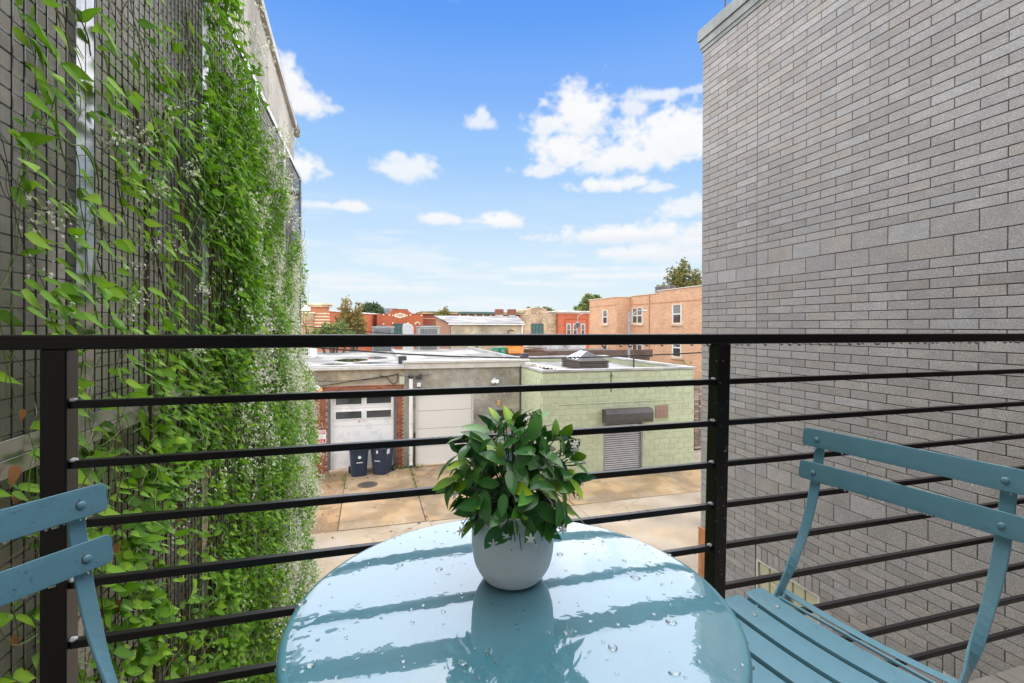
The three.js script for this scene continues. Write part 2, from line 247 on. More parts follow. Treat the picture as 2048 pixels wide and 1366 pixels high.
// ------------------------------------------------------------------ alley ground
const G = -3.957;
struct('ground', (() => { const g = new THREE.PlaneGeometry(1600, 1600); g.rotateX(-Math.PI / 2); g.translate(0, G - .06, -300); return metric(g); })(), std([.34, .31, .27], .95, T.ground));
{
  const al = new THREE.Group(); al.name = 'alley_pavement'; al.userData.kind = 'structure'; scene.add(al);
  const mats = [[.36, .31, .255], [.355, .305, .248], [.35, .305, .255], [.362, .31, .25]].map(c => std(c, .78, T.ground, { bumpMap: T.ground, bumpScale: .004 }));
  const tanM = [[.355, .275, .185], [.345, .265, .178], [.36, .285, .195]].map(c => std(c, .55, T.dirt, { bumpMap: T.dirt, bumpScale: .006 }));
  const r = rng(91);
  // concrete alley slabs with open joints, then the stained apron by the garages
  const xs = [-6, -2.2, 1.52, 5.6, 9.4, 13.5], zs = [-4, -8.3, -12.55];
  for (let j = 0; j < 2; j++) for (let i = 0; i < 5; i++) { const dy = (r() - .5) * .012; part('slab', rbox(xs[i] + .004, xs[i + 1] - .004, G - .1, G + dy, zs[j + 1] + .004, zs[j] - .004, .006, 1), mats[(i * 2 + j) % 4], al); }
  for (const [a, b, z0, z1, m] of [[-.72, 1.40, -17.42, -12.57, 0], [1.43, 5.55, -17.6, -12.57, 1], [5.58, 9.4, -15.12, -12.57, 2], [9.42, 13.5, -15.12, -12.57, 0]]) part('slab', rbox(a, b, G - .1, G + .004 + (r() - .5) * .014, z0, z1, .008, 1), tanM[m], al);
  part('bare_earth', (() => { const g = new THREE.PlaneGeometry(5.2, 5.2, 52, 52); g.rotateX(-Math.PI / 2); const p = g.attributes.position; for (let i = 0; i < p.count; i++) p.setY(i, .05 * (fbm(p.getX(i) * 1.6 + 4, p.getZ(i) * 1.6, 4) - .5)); g.translate(-3.35, G - .005, -15.1); const q = metric(g); q.computeVertexNormals(); return q; })(), std([.31, .22, .14], .9, T.dirt, { bumpMap: T.dirt, bumpScale: .02 }), al);
}
{ // manhole
  const t = thing('manhole', 'round dark iron manhole cover set in the tan apron before the garage', 'manhole cover', [-.04, G + .012, -15.92]);
  const m = std([.085, .07, .06], .7, T.grain);
  part('ring', cyl(.31, .31, .02, 0, 0, 0, 32), std([.12, .10, .085], .8, T.grain), t);
  const g = [cyl(.26, .26, .02, 0, .006, 0, 32)]; for (let i = -4; i <= 4; i++) for (let k = -4; k <= 4; k++) if (i * i + k * k < 17) g.push(box(i * .05 - .016, i * .05 + .016, .014, .022, k * .05 - .016, k * .05 + .016));
  part('cover', g, m, t);
}
{ // weeds by the garage foot
  const r = rng(14), g = [], q = leafGeo(.12, .02, [.4, 1, .9, .6, .1], .2, .3, 0, [.16, .20, .05], [.10, .14, .035]), m = new THREE.MeshStandardMaterial({ vertexColors: true, roughness: .9, side: THREE.DoubleSide });
  const spots = []; for (let i = 0; i < 330; i++) { const k = r(); spots.push(k < .3 ? [.95 + r() * .9, -17.35 - r() * .2] : k < .48 ? [-.74 + (r() - .5) * .16, -16.9 + r() * r() * 4] : k < .75 ? [1.41 + (r() - .5) * .07, -17.3 + r() * 3] : k < .85 ? [-1.6 + r() * 1, -17.3 + r() * .3] : [-2.6 + r() * 1.9, -17.2 + r() * 3.5]); }
  for (const [x, z] of spots) { const a = r() * 6.28, s = .4 + r() * 1.0; g.push(q.clone().applyMatrix4(M4(new THREE.Vector3(x, G + .003, z), new THREE.Vector3(Math.cos(a) * .7, .5 + r(), Math.sin(a) * .7), new THREE.Vector3(0, 1, .01), s))); }
  const w = single('weeds', g.map(o => o.toNonIndexed()), m, 'low green weeds along the slab joints and garage foot', 'weeds'); w.userData.kind = 'stuff';
}

// ------------------------------------------------------------------ balcony: deck, railing
{
  const t = thing('balcony_deck', 'weathered grey wooden balcony deck below the chairs and table', 'deck', [0, 0, 0]), r = rng(8);
  const mats = [0, 1, 2].map(i => std([.27 + i * .02, .255 + i * .018, .23 + i * .015], .75, T.wood, { bumpMap: T.wood, bumpScale: .003 }));
  for (let i = 0; i < 24; i++) { const x = -.86 + i * .145; const g = new RoundedBoxGeometry(2.35, .028, .139, 1, .004); const u = metric(g, r() * 3, r() * 3); u.rotateY(Math.PI / 2); u.translate(x + .07, -.014, .145); part('plank', u, mats[i % 3], t); }
  for (const z of [-1.0, 1.2]) part('beam', rbox(-.9, 2.7, -.24, -.03, z, z + .05, .004, 1), M.black, t);
}
const RZ = -1.063; // front of the railing
{
  const t = thing('balcony_railing', 'black steel balcony railing with six slim horizontal bars, wet with rain', 'railing', [0, 0, 0]);
  part('handrail', rbox(-.93, 2.9, 1.047, 1.0735, RZ - .044, RZ, .0035), M.black, t);
  const posts = [[-.564, -.524, 0], [.8815, .9205, .0118]];
  for (const [a, b, lean] of posts) { const g = rbox(a, b, -.22, 1.047, RZ - .041, RZ - .001, .003); const p = g.attributes.position; for (let i = 0; i < p.count; i++) p.setX(i, p.getX(i) - lean * (1.047 - p.getY(i)) / .57); part('post', g, M.black, t); }
  part('post', rbox(2.45, 2.49, -.22, 1.047, RZ - .041, RZ - .001, .003), M.black, t);
  const w = std([.62, .62, .63], .4), r = rng(31);
  for (let k = 0; k < 9; k++) {
    const y = 1.093 - .1545 - .110 * k, z1 = RZ - .010, z0 = z1 - .0150, lx = .0118 * (1.047 - y) / .57;
    part('bar', rbox(-.524, .8815 - lx + .002, y, y + .0148, z0, z1, .0018), M.black, t);
    part('bar', rbox(.9205 - lx - .002, 2.45, y, y + .0148, z0, z1, .0018), M.black, t);
    // bright weld beads where the bars meet the posts
    for (const x of [-.521, .8815 - lx - .003]) { const g = new THREE.IcosahedronGeometry(.0062, 1); const p = g.attributes.position; for (let i = 0; i < p.count; i++) p.setXYZ(i, p.getX(i) * (1 + .5 * hash2(i, k)), p.getY(i) * .6 * (1 + .4 * hash2(i + 9, k)), p.getZ(i) * (1 + .4 * hash2(i + 5, k))); g.computeVertexNormals(); g.translate(x, y + .0152, (z0 + z1) / 2 + .002); part('weld_bead', metric(g), w, t); }
  }
  const d = [];
  for (let x = .55; x < 2.4; x += .008 + r() * .05) d.push(drop(x, 1.0462, RZ - .004 - r() * .006, .0032 + r() * .0026, 1, 1.15, 1));
  for (let x = -.5; x < .6; x += .03 + r() * .22) d.push(drop(x, 1.0465, RZ - .004, .0018 + r() * .002, 1, 1.1, 1));
  for (let k = 0; k < 7; k++) { const y = 1.093 - .1545 - .110 * k; for (let x = .95; x < 2.4; x += .02 + r() * .12) d.push(drop(x, y - .0005, RZ - .014, .0018 + r() * .0018, 1, 1.2, 1)); for (let x = .3; x < .86; x += .05 + r() * .25) d.push(drop(x, y - .0008, RZ - .014, .002 + r() * .0018, 1, 1.2, 1)); }
  for (let i = 0; i < 90; i++) { const right = r() < .6; d.push(right ? drop(.8785 + r() * .038 - .008, .35 + r() * .66, RZ + .0004, .0007 + r() * .0012, 1, 1.3, .5) : drop(-.9 + r() * 3.2, 1.052 + r() * .02, RZ + .0003, .0006 + r() * .001, 1, 1, .5)); }
  for (let i = 0; i < 260; i++) { const k = Math.floor(r() * 6); d.push(drop(-.5 + r() * 2.6, (r() < .4 ? 1.0737 : 1.093 - .1545 - .110 * k + .0149), RZ - .012 - r() * .010, .0008 + r() * .0018, 1.4, .35, 1)); }
  stuff(part('water_drop', d, M.water, t));
}

// ------------------------------------------------------------------ table
const TX = .1955, TZ = -.648, TY = .71;
{
  const t = thing('bistro_table', 'round blue metal bistro table, its top wet and mirroring the sky', 'table', [TX, 0, TZ]);
  const R = .3, pr = [[0, -.0022], [R - .011, -.0022], [R - .0045, -.0035], [R - .0012, -.0068], [R, -.011], [R, -.019], [R - .0015, -.0215], [R - .004, -.0215], [R - .005, -.018], [R - .006, -.006], [0, -.006]];
  const prof = []; for (let i = 0; i <= 20; i++) prof.push(new THREE.Vector2(i / 20 * (R - .011), 0)); prof.push(new THREE.Vector2(R - .006, -.0008), new THREE.Vector2(R - .0028, -.0026), new THREE.Vector2(R - .0008, -.0055), new THREE.Vector2(R, -.009), new THREE.Vector2(R, -.0195), new THREE.Vector2(R - .0012, -.0215), new THREE.Vector2(R - .003, -.0215), new THREE.Vector2(R - .0036, -.018), new THREE.Vector2(R - .005, -.006), new THREE.Vector2(0, -.004));
  const g = new THREE.LatheGeometry(prof.reverse(), 128); g.translate(0, TY, 0); part('tabletop', metric(g).setAttribute('normal', g.toNonIndexed().attributes.normal), M.tealTop, t);
  // the sheet of rain water lying on the top, thin at the rim
  const N = 420, K = 110, V = [], I = [], U = []; for (let k = 0; k <= K; k++) for (let i = 0; i < N; i++) { const rr = (R - .0075 - .004 * fbm(Math.cos(i / N * 6.283) * 3 + 8, Math.sin(i / N * 6.283) * 3 + 8, 3)) * k / K, a = i / N * 6.2832, x = rr * Math.cos(a), z = rr * Math.sin(a); const wr = sstep(-.12, -.24, x - .25 * z + .10 * fbm(x * 14, z * 14, 2)) * sstep(-.10, .06, z); V.push(x, TY + .0011 + .00030 * (fbm(x * 26 + 3, z * 26 + 7, 3) - .5) * sstep(.12, .28, Math.hypot(x + .02, z - .02)) + (.00009 + .0013 * wr) * (fbm(x * 75 + 5, z * 75 + 9, 3) - .5) * sstep(.44, .62, fbm(x * 22 + 1, z * 22, 2)) - .0007 * (k / K) ** 10, z); U.push(x, z); }
  for (let k = 0; k < K; k++) for (let i = 0; i < N; i++) { const a = k * N + i, b = k * N + (i + 1) % N; I.push(a, b, a + N, b, b + N, a + N); }
  const f = new THREE.BufferGeometry(); f.setAttribute('position', new THREE.Float32BufferAttribute(V, 3)); f.setAttribute('uv', new THREE.Float32BufferAttribute(U, 2)); f.setIndex(I); f.computeVertexNormals();
  part('water_film', f, M.film, t);
  const r = rng(52), d = [];
  for (let i = 0; i < 240; i++) { const a = r() * 6.283, rr = R * Math.sqrt(r()) * .975, x = rr * Math.cos(a), z = rr * Math.sin(a); if (Math.hypot(x - .015, z + .05) < .07) continue; const q = new THREE.Quaternion().setFromAxisAngle(new THREE.Vector3(0, 1, 0), r() * 3); const b = r(); d.push(drop(x, TY + .0012, z, b > .93 ? .003 + r() * .003 : .0006 + r() * .0018, 1 + r() * .9, .22, .8 + r() * .5, q)); }
  for (let i = 0; i < 160; i++) { const a = r() * 6.283; d.push(drop(Math.cos(a) * (R + .0003), TY - .007 - r() * .012, Math.sin(a) * (R + .0003), .0006 + r() * .0016, 1, 1.2, 1)); }
  stuff(part('water_drop', d, M.water, t));
  for (const s of [-1, 1]) for (const k of [-1, 1]) part('leg', sweep([[s * .05, .68, k * .19], [s * .07, .45, k * .10], [s * .10, .2, -k * .02], [s * .12, .005, -k * .21]], .026, .007, () => new THREE.Vector3(1, 0, 0)), M.teal, t);
  part('brace', cyl(.007, .007, .22, 0, .36, .05, 10, 'x'), M.teal, t); part('top_plate', box(-.07, .07, .68, .688, -.24, .24), M.teal, t);
}

// ------------------------------------------------------------------ pot plant
{
  const t = thing('potted_plant', 'leafy green plant with tiny white flowers in a smooth white pot on the table', 'potted plant', [.21, TY + .0016, -.703]);
  const pp = [[0, .001], [.036, 0], [.043, .003], [.050, .012], [.0580, .028], [.0618, .052], [.0624, .078], [.0618, .100], [.0612, .1105], [.0595, .1125], [.0580, .1105], [.0588, .09], [.058, .06], [.05, .02], [0, .012]];
  const c = new THREE.SplineCurve(pp.slice(1, 9).map(p => new THREE.Vector2(...p))), prof = [new THREE.Vector2(0, .001), ...c.getPoints(40), ...pp.slice(9).map(p => new THREE.Vector2(...p))];
  const pot = part('pot', new THREE.LatheGeometry(prof, 72), M.pot, t);
  part('soil', cyl(.057, .057, .01, 0, .094, 0, 32), M.soil, t);
  part('speck', (() => { const g = new THREE.SphereGeometry(.0009, 8, 6); g.translate(-.0195, .070, .0592); return g; })(), M.soil, pot);
  const r = rng(2024), C = new THREE.Vector3(0, .155, 0);
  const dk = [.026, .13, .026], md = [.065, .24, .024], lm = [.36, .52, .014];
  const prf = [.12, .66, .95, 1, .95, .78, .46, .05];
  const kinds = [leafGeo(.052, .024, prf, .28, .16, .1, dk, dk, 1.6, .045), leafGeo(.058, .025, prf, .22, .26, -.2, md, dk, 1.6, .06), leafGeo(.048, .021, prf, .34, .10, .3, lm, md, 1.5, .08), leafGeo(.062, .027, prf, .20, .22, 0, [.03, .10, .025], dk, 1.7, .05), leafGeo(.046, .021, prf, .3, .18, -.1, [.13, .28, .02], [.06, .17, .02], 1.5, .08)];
  const stems = [], drops = [], fl = [];
  const put = (dir, rad, kind, s, out, down) => {
    // leaves lie over the ball like loose shingles, their tips lifting outwards
    const side = new THREE.Vector3(r() - .5, r() - .5, r() - .5).cross(dir).normalize();
    const base = C.clone().add(new THREE.Vector3(dir.x * rad * 1.02, dir.y * rad * .92, dir.z * rad * 1.02)).add(new THREE.Vector3((r() - .5) * .014, (r() - .5) * .014, (r() - .5) * .014));
    if (base.y < .104) base.y = .104 + r() * .014;
    const tip = dir.clone().multiplyScalar(out).addScaledVector(side, .75).add(new THREE.Vector3(0, down, 0)).normalize();
    const nrm = dir.clone().multiplyScalar(.9).add(new THREE.Vector3(0, .42, 0)).addScaledVector(side, (r() - .5) * .7);
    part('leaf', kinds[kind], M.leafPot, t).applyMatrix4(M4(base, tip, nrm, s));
  };
  const NL = 272;
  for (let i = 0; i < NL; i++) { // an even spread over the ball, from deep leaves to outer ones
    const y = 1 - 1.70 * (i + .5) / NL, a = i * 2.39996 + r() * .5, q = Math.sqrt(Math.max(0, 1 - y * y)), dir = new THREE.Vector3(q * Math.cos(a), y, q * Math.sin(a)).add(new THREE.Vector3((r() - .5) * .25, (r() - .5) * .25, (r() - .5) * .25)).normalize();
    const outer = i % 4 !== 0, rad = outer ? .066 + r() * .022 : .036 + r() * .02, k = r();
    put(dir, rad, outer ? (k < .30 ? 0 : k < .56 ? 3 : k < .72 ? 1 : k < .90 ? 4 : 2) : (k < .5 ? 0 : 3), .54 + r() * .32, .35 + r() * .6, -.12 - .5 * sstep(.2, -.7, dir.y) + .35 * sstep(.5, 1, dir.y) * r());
    if (outer && r() < .4) stems.push(tube([[0, .098, 0], [dir.x * .02, .125 + dir.y * .015, dir.z * .02], [dir.x * rad, .155 + dir.y * rad, dir.z * rad]], .0009, 5, 8));
  }
  // outer sprigs seen against the alley
  for (const [x, y, z, k, s] of [[-.62, .62, .5, 0, .95], [-.35, .85, .3, 1, .9], [.05, .98, .1, 2, .85], [.25, .95, .2, 1, .9], [.72, .66, .2, 4, .95], [.92, .4, .1, 0, 1], [.97, 0, .1, 2, .95], [.95, -.2, .2, 4, .9], [-.97, .15, .2, 4, 1], [-.97, -.1, .2, 0, .9], [-.95, -.3, .2, 2, .85], [-.8, -.6, .3, 4, .9], [.78, -.62, .2, 2, .95], [.45, -.75, .6, 4, .9], [-.25, -.8, .65, 2, .85], [.1, -.8, .7, 1, .9], [-.5, -.72, .6, 0, .95], [.3, -.7, .75, 0, .9], [-.15, -.78, .7, 4, .95], [.6, -.7, .5, 0, .95]]) put(new THREE.Vector3(x, y, z).normalize(), .086, k, s * .8, .9, y < -.2 ? -.75 : .15);
  // small starry flowers on thin stalks
  for (const [x, y, z, m] of [[.12, .92, .35, 3], [.78, .52, .5, 5], [.86, .30, .45, 4], [.84, -.1, .45, 3], [-.30, -.62, .75, 6], [.02, -.68, .78, 4], [.35, -.70, .68, 4], [-.88, -.1, .4, 2], [-.85, -.4, .4, 2]]) {
    const d0 = new THREE.Vector3(x, y, z).normalize();
    for (let k = 0; k < m; k++) {
      const d = d0.clone().add(new THREE.Vector3((r() - .5) * .34, (r() - .5) * .34, (r() - .5) * .34)).normalize(), p = C.clone().addScaledVector(d, .100 + r() * .014), f = [];
      for (let e = 0; e < 5; e++) { const a = e / 5 * 6.283; const pg = leafGeo(.0072, .0028, [.3, .8, 1, .7, .15], .1, .12, 0, [1, 1, 1], [1, 1, 1], 1).toNonIndexed(); pg.deleteAttribute('color'); pg.rotateY(a); f.push(pg); }
      const mat = M4(p, new THREE.Vector3(r() - .5, r() - .5, r() - .5), d.clone().add(new THREE.Vector3((r() - .5) * .6, (r() - .5) * .6, (r() - .5) * .6)), 1); // flower faces outwards
      const fm = part('flower', f, M.petal, t); fm.applyMatrix4(mat);
      stems.push(tube([[d0.x * .066, .155 + d0.y * .066, d0.z * .066], [(d.x * .088 + d0.x * .004), .155 + d.y * .086, d.z * .088], [p.x, p.y, p.z]], .0007, 5, 8));
    }
  }
  part('stem', stems, M.stemPot, t);
}

// ------------------------------------------------------------------ bistro chairs
function makeChair() {
  const t = new THREE.Group();
  // one pair of flat steel legs runs from the back slats down to the front feet, twisting below the back
  for (const s of [-1, 1]) {
    part('leg', sweep([[s * .179, .815, -.3725], [s * .179, .74, -.3595], [s * .178, .66, -.338], [s * .176, .58, -.302], [s * .174, .49, -.240], [s * .173, .42, -.178], [s * .175, .2, .09], [s * .18, .004, .27]], .024, .0055, u => { const a = sstep(.16, .36, u) * Math.PI / 2; return new THREE.Vector3(Math.cos(a), 0, -Math.sin(a) * .8).add(new THREE.Vector3(0, Math.sin(a) * .6, 0)); }, 60, u => 1 - .18 * Math.exp(-(((u - .27) / .06) ** 2))), M.teal, t);
    part('leg', sweep([[s * .155, .445, .165], [s * .156, .3, .03], [s * .158, .14, -.12], [s * .162, .004, -.25]], .022, .0055, () => new THREE.Vector3(0, .6, .8)), M.teal, t);
    part('seat_rail', rbox(s * .163 - .003, s * .163 + .003, .425, .447, -.235, .19, .001, 1), M.teal, t);
  }
  // two slats across the back, bowed a little, with domed rivets
  const lean = .17, q = new THREE.Quaternion().setFromAxisAngle(new THREE.Vector3(1, 0, 0), -lean);
  for (const [y, z] of [[.8065, -.3655], [.7235, -.3515]]) {
    const g = slat(.428, .046, .0032, .009, x => [0, .012 - .012 * (1 - (x / .214) ** 2)], 'y'); g.applyQuaternion(q); g.translate(0, y, z + .0005);
    const m = part('back_slat', g, M.teal, t);
    for (const s of [-1, 1]) { const e = new THREE.SphereGeometry(.0066, 16, 8, 0, 6.2832, 0, Math.PI / 2); e.scale(1, .62, 1); e.rotateX(Math.PI / 2 - lean); e.translate(s * .179, y - .001, z + .0115); part('rivet', e, M.teal, m); const k = new THREE.TorusGeometry(.0068, .0007, 6, 20); k.rotateX(-lean); k.translate(s * .179, y - .001, z + .0105); part('rivet_ring', k, M.rust, m); }
  }
  // five dished seat slats, a narrow rear strip and a rod
  for (let i = 0; i < 5; i++) {
    const z = -.150 + i * .0755, g = slat(i === 4 ? .37 : .40, .062, .0035, .013, x => [-.013 * (1 - (x / .2) ** 2) + (i === 4 ? -.004 : 0), 0], 'z'); g.translate(0, .4555, z);
    const m = part('seat_slat', g, M.teal, t);
    // rolled-down edges
    for (const s of [-1, 1]) { const e = slat(i === 4 ? .35 : .38, .010, .003, .004, x => [-.013 * (1 - (x / .2) ** 2), 0], 'y'); e.translate(0, .4495, z + s * .0298); part('slat_edge', e, M.teal, m); }
    for (const s of [-1, 1]) { const e = new THREE.SphereGeometry(.0056, 14, 8, 0, 6.2832, 0, Math.PI / 2); e.scale(1, .5, 1); e.translate(s * .135, .4555 - .0055, z); part('rivet', e, M.steel, m); }
  }
  const rs = slat(.36, .022, .0032, .006, x => [-.010 * (1 - (x / .18) ** 2), 0], 'z'); rs.translate(0, .4515, -.226); part('rear_strip', rs, M.teal, t);
  part('rod', [cyl(.0038, .0038, .34, 0, .444, -.198, 10, 'x'), cyl(.005, .005, .32, 0, .14, -.12, 10, 'x'), cyl(.005, .005, .345, 0, .2, .09, 10, 'x')], M.teal, t);
  return t;
}
const lean0 = .17, qb = new THREE.Quaternion().setFromAxisAngle(new THREE.Vector3(1, 0, 0), -lean0);
function chairDrops(seed, onFace, under, seat) {
  const r = rng(seed), d = [];
  for (const [y, z] of [[.8065, -.3655], [.7235, -.3515]]) {
    const zf = (x, dy) => z + .012 * (x / .214) ** 2 + dy * -Math.sin(lean0) * -1 * .17 / .17 * -1 + .0022;
    for (let i = 0; i < onFace; i++) { const x = (r() - .5) * .41, dy = (r() - .5) * .04; d.push(drop(x, y + dy, z + .012 * (x / .214) ** 2 - dy * Math.tan(lean0) + .0022, .0006 + r() * r() * .0022, 1, 1.25, .45, qb)); }
    for (let i = 0; i < under; i++) { const x = (r() - .5) * .41; d.push(drop(x, y - .0232 - r() * .0008, z + .012 * (x / .214) ** 2 + .0039 + r() * .001, .0010 + r() * .0012, 1.2, .9, 1)); }
  }
  for (let i = 0; i < seat; i++) { const k = Math.floor(r() * 4), x = (r() - .5) * .37; d.push(drop(x, .4575 - .013 * (1 - (x / .2) ** 2), -.150 + k * .0755 + (r() - .5) * .05, .0008 + r() * .0022, 1.3, .35, 1)); }
  return d;
}
{
  const c = makeChair(); c.name = numbered('bistro_chair'); c.position.set(.772, 0, -.734); c.rotation.y = -1.4253; scene.add(c);
  c.userData = { label: 'blue slatted metal chair right of the table, back to the grey brick wall', category: 'chair', group: 'blue bistro chairs at the round table' };
  const d = c.clone(); d.name = numbered('bistro_chair'); d.position.set(-.251, 0, -.580); d.rotation.y = .9594; scene.add(d);
  d.userData = { label: 'blue slatted metal chair left of the table, back to the leafy trellis, beaded with drops', category: 'chair', group: 'blue bistro chairs at the round table' };
  stuff(part('water_drop', chairDrops(5, 26, 46, 60), M.water, c));
  stuff(part('water_drop', chairDrops(6, 120, 30, 30), M.water, d));
  part('chipped_paint', (() => { const g = new THREE.CircleGeometry(.0035, 8); g.scale(1.7, .55, 1); g.rotateX(-.17); g.translate(.012, .745, -.3515 - .0005 - .0035 + .0022); return metric(g); })(), M.rust, c);
}

const MB0 = phy([.03, .035, .04], { roughness: .1, clearcoat: 1 });
// ------------------------------------------------------------------ grey block building on the right
const project = (() => { const m = new THREE.Matrix4(); return (x, y, z) => { const v = new THREE.Vector3(x, y, z).applyMatrix4(camera.matrixWorldInverse); const d = -v.z; return [1024 + FOC * v.x / d, CY - FOC * v.y / d, d]; }; })();
camera.matrixWorldInverse.copy(camera.matrixWorld).invert();
{
  const t = thing('brick_building', 'grey ground-face block building with long thin courses, filling the right side', 'building');
  const XW = 5.411, ZK = -5.75, LK = .2063, Y0 = 1.174, HR = .1016, ZE = -6.965, r = rng(404);
  const wins = [[-5.735, -4.700, -2.280, 5], [-3.345, -2.31, -2.280, 5]];
  { // backing wall with its window openings
    const s = new THREE.Shape([[ZE + .012, G - .2], [3, G - .2], [3, 5.73], [ZE + .012, 5.73]].map(p => new THREE.Vector2(-p[0], p[1])));
    for (const [a, b, top, n] of wins) { const h = new THREE.Path(); [[-a, top], [-b, top], [-b, top - n * .2032], [-a, top - n * .2032]].forEach((p, i) => i ? h.lineTo(...p) : h.moveTo(...p)); s.holes.push(h); }
    const g = new THREE.ExtrudeGeometry(s, { depth: .25, bevelEnabled: false }); g.rotateY(Math.PI / 2); g.translate(XW + .010, 0, 0); part('wall', metric(g), M.mortar, t);
    part('core_wall', box(XW + .27, 12, G - .2, 5.73, ZE + .02, 3), M.mortar, t);
  }
  const bricks = [];
  const face = (z0, z1, y0, y1, tone) => {
    // proud chamfered block, its face towards -x
    const j = .0042, c = .0028, px = XW + (r() - .5) * .0028, a0 = z0 + j, a1 = z1 - j, b0 = y0 + j, b1 = y1 - j;
    if (a1 - a0 < .02 || b1 - b0 < .01) return;
    const V = [], ou = r() * 5, ov = r() * 5, UV = [], quad = (A, B, C, D) => { for (const q of [A, B, C, A, C, D]) { V.push(...q); UV.push(q[2] + ou + (q[0] - px), q[1] + ov); } };
    const f = [[px, b0 + c, a0 + c], [px, b0 + c, a1 - c], [px, b1 - c, a1 - c], [px, b1 - c, a0 + c]], m = [[px + c, b0, a0], [px + c, b0, a1], [px + c, b1, a1], [px + c, b1, a0]], k = [[XW + .02, b0, a0], [XW + .02, b0, a1], [XW + .02, b1, a1], [XW + .02, b1, a0]];
    quad(f[0], f[1], f[2], f[3]);
    for (let i = 0; i < 4; i++) { const e = (i + 1) % 4; quad(m[i], m[e], f[e], f[i]); quad(k[i], k[e], m[e], m[i]); }
    const g = new THREE.BufferGeometry(); g.setAttribute('position', new THREE.Float32BufferAttribute(V, 3)); g.setAttribute('uv', new THREE.Float32BufferAttribute(UV, 2)); g.computeVertexNormals(); tint(g, tone);
    const zc = (z0 + z1) / 2, yc = (y0 + y1) / 2, s = project(px, yc, zc), inside = s[0] > 1380 && s[0] < 2048 && s[1] > 0 && s[1] < 1366;
    bricks.push([inside ? 1 / s[2] ** 2 * (z1 - z0) * (y1 - y0) : 0, g]);
  };
  let bz = 0, by = 0;
  const tone = () => { const k = r(), b = (.90 + r() * .17) * (.86 + .28 * fbm(bz * .5 + 9, by * .4 + 4, 3)); return k < .10 ? [b * 1.05, b * 1.08, b * 1.12] : k < .2 ? [b * .94, b * .95, b * .98] : k < .30 ? [b * 1.03, b * 1.0, b * .97] : k < .37 ? [b * .92, b * .905, b * .89] : [b, b, b]; };
  const inWin = (z0, z1, y0, y1, out) => { // keep what lies outside the windows and their soldier courses
    let parts = [[z0, z1]];
    for (const [a, b, top, n] of wins) if (y1 > top - n * .2032 - .03 && y0 < top + HR * 2 - .01) { const nx = []; for (const [p, q] of parts) { if (q <= a || p >= b) nx.push([p, q]); else { if (p < a - .02) nx.push([p, a]); if (q > b + .02) nx.push([b, q]); } } parts = nx; }
    for (const [p, q] of parts) face(p, q, y0, y1, out);
  };
  for (let row = -51; row < 46; row++) {
    let h = 1; if (row === 6 || row === 8 || row === -22 || row === -24) h = 2; if (row === 7 || row === 9 || row === -21 || row === -23) continue;
    const y0 = Y0 + row * HR, y1 = Math.min(y0 + h * HR, 5.735); if (y0 > 5.70) break;
    const big = h === 2, odd = (row & 1) !== 0 !== big ? row : row;
    const par = big ? ((row / 2) & 1) === ((row === 8 || row === -22) ? (row / 2) & 1 : 2) ? 1 : 0 : row & 1 ? 1 : 0;
    const par2 = row === 8 || row === -22 ? 1 : row === 6 || row === -24 ? 0 : par;
    const cuts = [ZE]; for (let k = -5; k <= 27; k++) { const z = ZK + k * LK; if (k === 0 || (((k % 2) + 2) % 2) === par2) cuts.push(z); }
    for (let i = 0; i < cuts.length - 1; i++) { bz = cuts[i]; by = y0; inWin(cuts[i], cuts[i + 1], y0, y1, tone()); }
  }
  for (const [a, b, top] of wins) for (let i = 0; i < 10; i++) face(a + i * (b - a) / 10, a + (i + 1) * (b - a) / 10, top, top + HR * 2 - .006, tone());
  bricks.sort((p, q) => q[0] - p[0]);
  for (const [, g] of bricks.slice(0, 300)) part('brick', g, M.block, t);
  stuff(part('brick', bricks.slice(300).map(b => b[1]), M.block, t));
  // far end wall
  part('end_wall', box(XW + .03, 12, G, 5.735, ZE, ZE + .012), M.mortar, t);
  // metal coping in two steps
  part('coping', [rbox(XW - .055, 12.1, 5.93, 6.12, ZE - .07, 3, .006), rbox(XW - .03, 12.1, 5.80, 5.932, ZE - .045, 3, .005), rbox(XW - .012, 12, 5.735, 5.80, ZE - .02, 3, .004)][0], M.flash, t);
  part('fascia', rbox(XW - .03, 12.08, 5.80, 5.932, ZE - .045, 3, .005), M.flash, t);
  part('drip_edge', rbox(XW - .014, 12, 5.735, 5.802, ZE - .02, 3, .003), std([.20, .225, .215], .5, T.plaster), t);
  // glass block windows
  for (const [a, b, top, n] of wins) {
    const bot = top - n * .2032, w = part('window', box(XW + .05, XW + .06, bot, top, a, b), M.grout, t);
    const fr = [[a, a + .03, bot, top], [b - .03, b, bot, top], [a + .031, b - .031, top - .03, top], [a + .031, b - .031, bot, bot + .03]];
    part('frame', fr.map(f => rbox(XW + .004, XW + .05, f[2], f[3], f[0], f[1], .003, 1)), M.winFrame, w);
    for (let i = 0; i < 5; i++) for (let k = 0; k < n; k++) {
      const z0 = a + .032 + i * (b - a - .064) / 5, z1 = z0 + (b - a - .064) / 5, y1 = top - .032 - k * (n * .2032 - .064) / n, y0 = y1 - (n * .2032 - .064) / n;
      const g = new RoundedBoxGeometry(.03, y1 - y0 - .018, z1 - z0 - .018, 3, .012), p = g.attributes.position; g.translate(XW + .042, (y0 + y1) / 2, (z0 + z1) / 2);
      part('glass_block', metric(g), M.glassBlock, w);
    }
  }
  part('corner_panel', rbox(XW - .02, XW + .05, G, -2.31, ZE - .03, ZE + .2, .004, 1), M.tan, t);
  const pole = thing('lightning_rod', 'thin dark rod standing on the roof corner of the grey block building', 'rod', [6.4, 6.1, -7.6]);
  part('mast', cyl(.022, .016, 2.4, 0, 1.2, 0, 10), std([.06, .06, .065], .5), pole);
